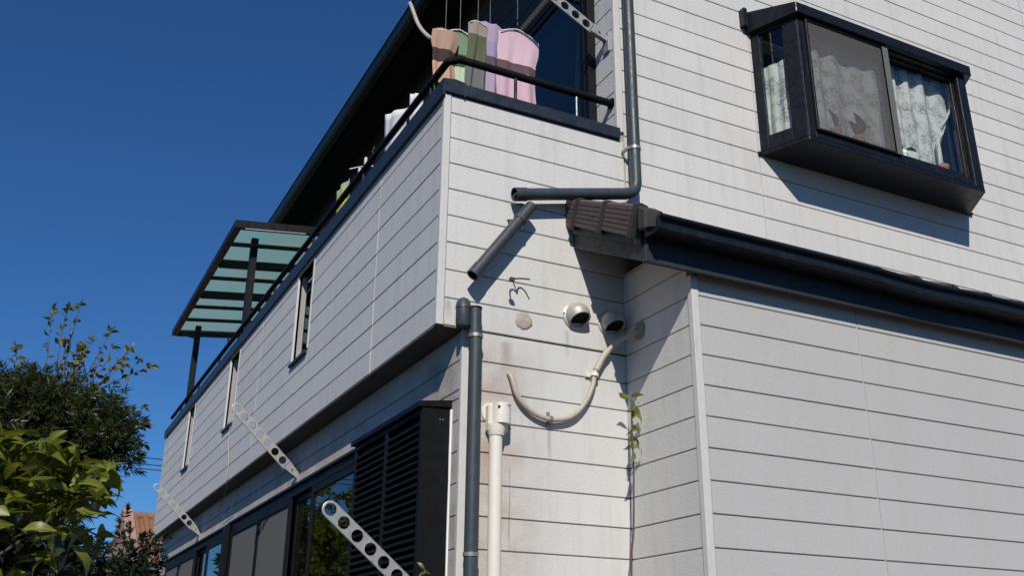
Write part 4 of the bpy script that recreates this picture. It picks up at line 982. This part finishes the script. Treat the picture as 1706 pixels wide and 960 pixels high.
shr = thing('twiggy_shrub', 'bare twigs with sparse yellowing leaves standing above the dark evergreen', 'tree', (-1.45, 2.55, 0))
obj('trunk', MB().tube([(-1.45, 2.95, 0), (-1.47, 2.9, 1.6), (-1.45, 2.6, 3.1)], [.03, .024, .014], 8), 'bark', shr, smooth=True)
TW = [[(-1.661, 3.327), (-1.664, 3.419), (-1.681, 3.621), (-1.686, 3.725)], [(-1.59, 3.337), (-1.606, 3.539), (-1.604, 3.681), (-1.593, 3.745)], [(-1.55, 3.343), (-1.551, 3.501), (-1.542, 3.634), (-1.529, 3.747)],
      [(-1.515, 3.275), (-1.516, 3.385), (-1.506, 3.48), (-1.494, 3.566)], [(-1.455, 3.209), (-1.41, 3.344), (-1.37, 3.472), (-1.326, 3.602)], [(-1.438, 3.203), (-1.366, 3.332), (-1.315, 3.442), (-1.28, 3.581)],
      [(-1.421, 3.205), (-1.307, 3.331), (-1.229, 3.436), (-1.177, 3.5)], [(-1.405, 3.207), (-1.298, 3.267), (-1.189, 3.338), (-1.045, 3.424)], [(-1.388, 3.2), (-1.317, 3.283), (-1.243, 3.415), (-1.131, 3.45)],
      [(-1.817, 3.305), (-1.839, 3.384), (-1.846, 3.447)], [(-1.157, 3.0), (-1.091, 3.012), (-1.011, 3.049)], [(-1.154, 3.092), (-1.11, 3.143), (-1.06, 3.158)], [(-1.234, 2.818), (-1.123, 2.866), (-1.052, 2.932), (-0.995, 2.954)], [(-1.223, 2.746), (-1.113, 2.799), (-1.03, 2.844)]]
rr = random.Random(21)
for k in range(8):
    a = rr.uniform(-.5, .95); l = rr.uniform(.22, .42); x0 = rr.uniform(-1.62, -1.25)
    TW.append([(x0 + math.sin(a) * l * f_ + rr.uniform(-.01, .01), 3.17 + math.cos(a) * l * f_ + rr.uniform(-.01, .01)) for f_ in (.15, .45, .75, 1.0)])
for tw in TW:
    dy = rr.uniform(-.08, .08)
    P3 = [Vector((x, 2.5 + dy * i, z)) for i, (x, z) in enumerate(tw)]
    P3 = [Vector((-1.45, 2.6, 3.05)) * .75 + P3[0] * .25] + P3 if tw[0][1] > 3.15 else [Vector((-1.5, 2.7, 2.85))] + P3
    cv = spline(P3, 6)
    obj('twig', MB().tube(cv, [.0042 - .003 * i / len(cv) for i in range(len(cv))], 6), 'twig', shr, smooth=True)
    n0 = len(cv)
    for i in range(int(n0 * .42), n0):
        t = (i - n0 * .42) / (n0 * .58)
        cnt = (3 if i == n0 - 1 else 0) + (1 if rr.random() < .7 + .3 * t else 0)
        for _ in range(cnt):
            d = (cv[i] - cv[i - 1]).normalized() * .5 + Vector((rr.uniform(-1, 1), rr.uniform(-1, 1), rr.uniform(-.9, .5)))
            put_leaf(leaf_mesh(('tw', rr.randrange(3)), .052, .024, .12, 'leaf_twig', 3), shr, cv[i], d, rr.uniform(-2, 2), rr.uniform(.7, 1.25))

hed = thing('hedge_bush', 'dark shaded bush along the bottom left corner', 'bush', (-1.7, .8, 0))
trunk(hed, (-1.7, .9, 0), (-1.7, .9, 1.4), .05, [((-1.7, .9, .8), (-1.3, .7, 1.7)), ((-1.7, .9, .9), (-2.2, 1.0, 1.7))])
crown_mesh('crown', [(-1.75, .85, 1.70, .50, .5, .42), (-1.36, .65, 1.78, .25, .3, .30), (-2.25, 1.0, 1.75, .5, .5, .45), (-1.18, .62, 1.92, .10, .12, .14), (-1.5, .7, 1.95, .3, .3, .2), (-1.95, .8, 2.0, .3, .3, .16), (-1.22, .60, 1.97, .13, .2, .17), (-1.13, .60, 1.98, .07, .1, .13)], 3200, 30, .040, .011, 'leaf_hedge', hed, .35, 0, 23)

cit = thing('citrus_tree', 'citrus tree with large glossy yellow green leaves in the left foreground', 'tree', (-2.2, -1.5, 0))
cb = [((-2.15, -1.5, 1.2), (-1.72, -1.55, 1.98)), ((-2.15, -1.5, 1.3), (-1.60, -1.62, 1.90)), ((-2.15, -1.5, 1.1), (-1.62, -1.5, 1.72)), ((-2.2, -1.5, 1.4), (-1.95, -1.5, 2.05)), ((-1.75, -1.55, 1.75), (-1.50, -1.6, 1.97))]
trunk(cit, (-2.2, -1.5, 0), (-2.2, -1.5, 1.6), .032, [(a, b) for a, b in cb if a[0] < -2])
rr = random.Random(33)
tips = []
for b0, b1 in cb:
    b0, b1 = Vector(b0), Vector(b1)
    for i in range(9): tips.append(b0.lerp(b1, .35 + .65 * (i + .5) / 9) + Vector((0, 0, .06 * math.sin(math.pi * (.35 + .65 * i / 9)))))
nl = 0; extra = MB()
while nl < 760:
    p = Vector((rr.uniform(-1.98, -1.50), -1.58 + rr.gauss(0, .10), 0))
    zmax = 2.075 - .28 * max(0, p.x + 1.74) - .03 * abs(math.sin(p.x * 23))
    p.z = zmax - .40 * rr.random() ** 1.7
    if p.x > -1.56 and p.z < 1.80: continue
    if p.z < 1.86 and rr.random() < .75: continue
    d = Vector((rr.gauss(.4, .55), rr.gauss(-.1, .5), rr.gauss(.08, .4)))
    sc = rr.choice((.5, .7, .85, 1.0, 1.1)) * rr.uniform(.85, 1.1); p = p - d.normalized() * .04
    if nl < 290:
        p.y -= .06
        put_leaf(leaf_mesh(('ci', rr.randrange(5)), .088, .033, (.05, .10, .16, -.06, .2)[rr.randrange(5)], 'leaf_citrus', 6), cit, p, d, rr.gauss(0, .8), sc)
    else:
        d.normalize(); leaf_blade(extra, p, p + d * .085 * sc, .032 * sc, Vector((rr.gauss(0, .4), rr.gauss(0, .4), 1)), rr.uniform(-.05, .2), 4)
    nl += 1
ex_ = obj('inner_foliage', extra, 'leaf_citrus', cit, smooth=80); ex_['kind'] = 'stuff'
# lower skirt of the same tree, its shade put into a darker leaf colour
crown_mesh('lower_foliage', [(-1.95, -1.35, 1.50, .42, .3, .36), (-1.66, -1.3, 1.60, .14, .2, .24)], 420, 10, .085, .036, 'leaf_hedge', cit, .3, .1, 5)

gt = thing('garden_tree', 'broad green garden tree far left, mirrored in the ground floor windows', 'tree', (-3.6, 12.5, 0))
trunk(gt, (-3.6, 12.5, 0), (-3.5, 12.4, 2.2), .12, [((-3.5, 12.4, 1.6), (-2.6, 12.2, 3.0)), ((-3.5, 12.4, 1.8), (-4.4, 12.6, 3.2))])
crown_mesh('crown', [(-3.4, 12.3, 3.0, 1.3, 1.2, 1.1), (-2.6, 12.6, 3.4, .7, .8, .8), (-4.6, 12.4, 3.3, 1.0, 1.0, 1.0), (-3.3, 12.2, 1.6, 1.4, 1.2, 1.0), (-2.9, 12.6, 4.2, .8, .8, .5)], 1500, 14, .16, .06, 'leaf_citrus', gt, .4, .1, 41)
reflection_tree = thing('garden_tree', 'tall tree added out of view far behind the evergreen, to be mirrored in the farthest ground floor window', 'tree', (-4.2, 20, 0))  # added to fill the far window's reflection in place of open sky
trunk(reflection_tree, (-4.2, 20, 0), (-4.1, 20, 3.0), .14, [((-4.1, 20, 2.2), (-3.2, 19.8, 3.8)), ((-4.1, 20, 2.4), (-5.2, 20.2, 4.2))])
crown_mesh('crown', [(-4.0, 20, 3.6, 1.3, 1.3, 1.3), (-3.4, 20, 2.4, 1.0, 1.0, 1.2), (-5.2, 20, 3.8, 1.2, 1.2, 1.2)], 1000, 14, .2, .08, 'leaf_citrus', reflection_tree, .4, .1, 43)
# ================================================================== FAR HOUSE, POWER LINES
fh = thing('far_house', 'far pinkish house with an orange tiled roof behind the trees', 'house', (4.0, 27, 0))
obj('wall', MB().box(1.55, 9, 24.4, 31, 0, 4.55), 'far_wall', fh)
obj('gable_parapet', MB().prism([(23.6, 4.2), (23.6, 4.45), (26.4, 5.93), (29.5, 4.4), (29.5, 4.2)], lambda p, t: (t, p[0], p[1]), 1.22, 1.5), 'far_wall', fh)
frf = obj('roof', MB().prism([(23.7, 4.35), (26.5, 5.72), (29.4, 4.30), (29.4, 4.2), (23.7, 4.2)], lambda p, t: (t, p[0], p[1]), 1.501, 9), 'far_tile', fh)
for i in range(26):
    x = 1.60 + i * .28
    obj('tile_row', MB().tube([(x, 23.75, 4.39), (x, 26.45, 5.72)], .095, 8), 'far_tile', frf, smooth=True)
obj('ridge_tile', MB().tube([(1.5, 26.47, 5.74), (9, 26.47, 5.74)], .12, 10), 'far_tile', frf, smooth=True)
for x in (2.2, 4.6, 7.0):
    wf = obj('window', MB().box(x, x + 1.3, 24.34, 24.399, 2.2, 3.6), 'far_trim', fh)
    obj('pane', MB().box(x + .1, x + 1.2, 24.33, 24.339, 2.3, 3.5), 'glass_dark', wf)
for i, (z, zz) in enumerate(((8.10, 8.085), (7.885, 7.905), (7.73, 7.77))):
    pl = [(-30 + 60 * k / 20, 30, z + (zz - z) * ((-30 + 60 * k / 20) - 1.1) / 1.35 * .1 + .0012 * ((-30 + 3 * k) - 2) ** 2) for k in range(21)]
    tag(obj('power_line', MB().tube(pl, .016, 6), 'wire_black'), ['topmost of the three thin power lines left of the house', 'middle one of the three thin power lines left of the house', 'lowest of the three thin power lines left of the house'][i], 'power line', 'power lines')
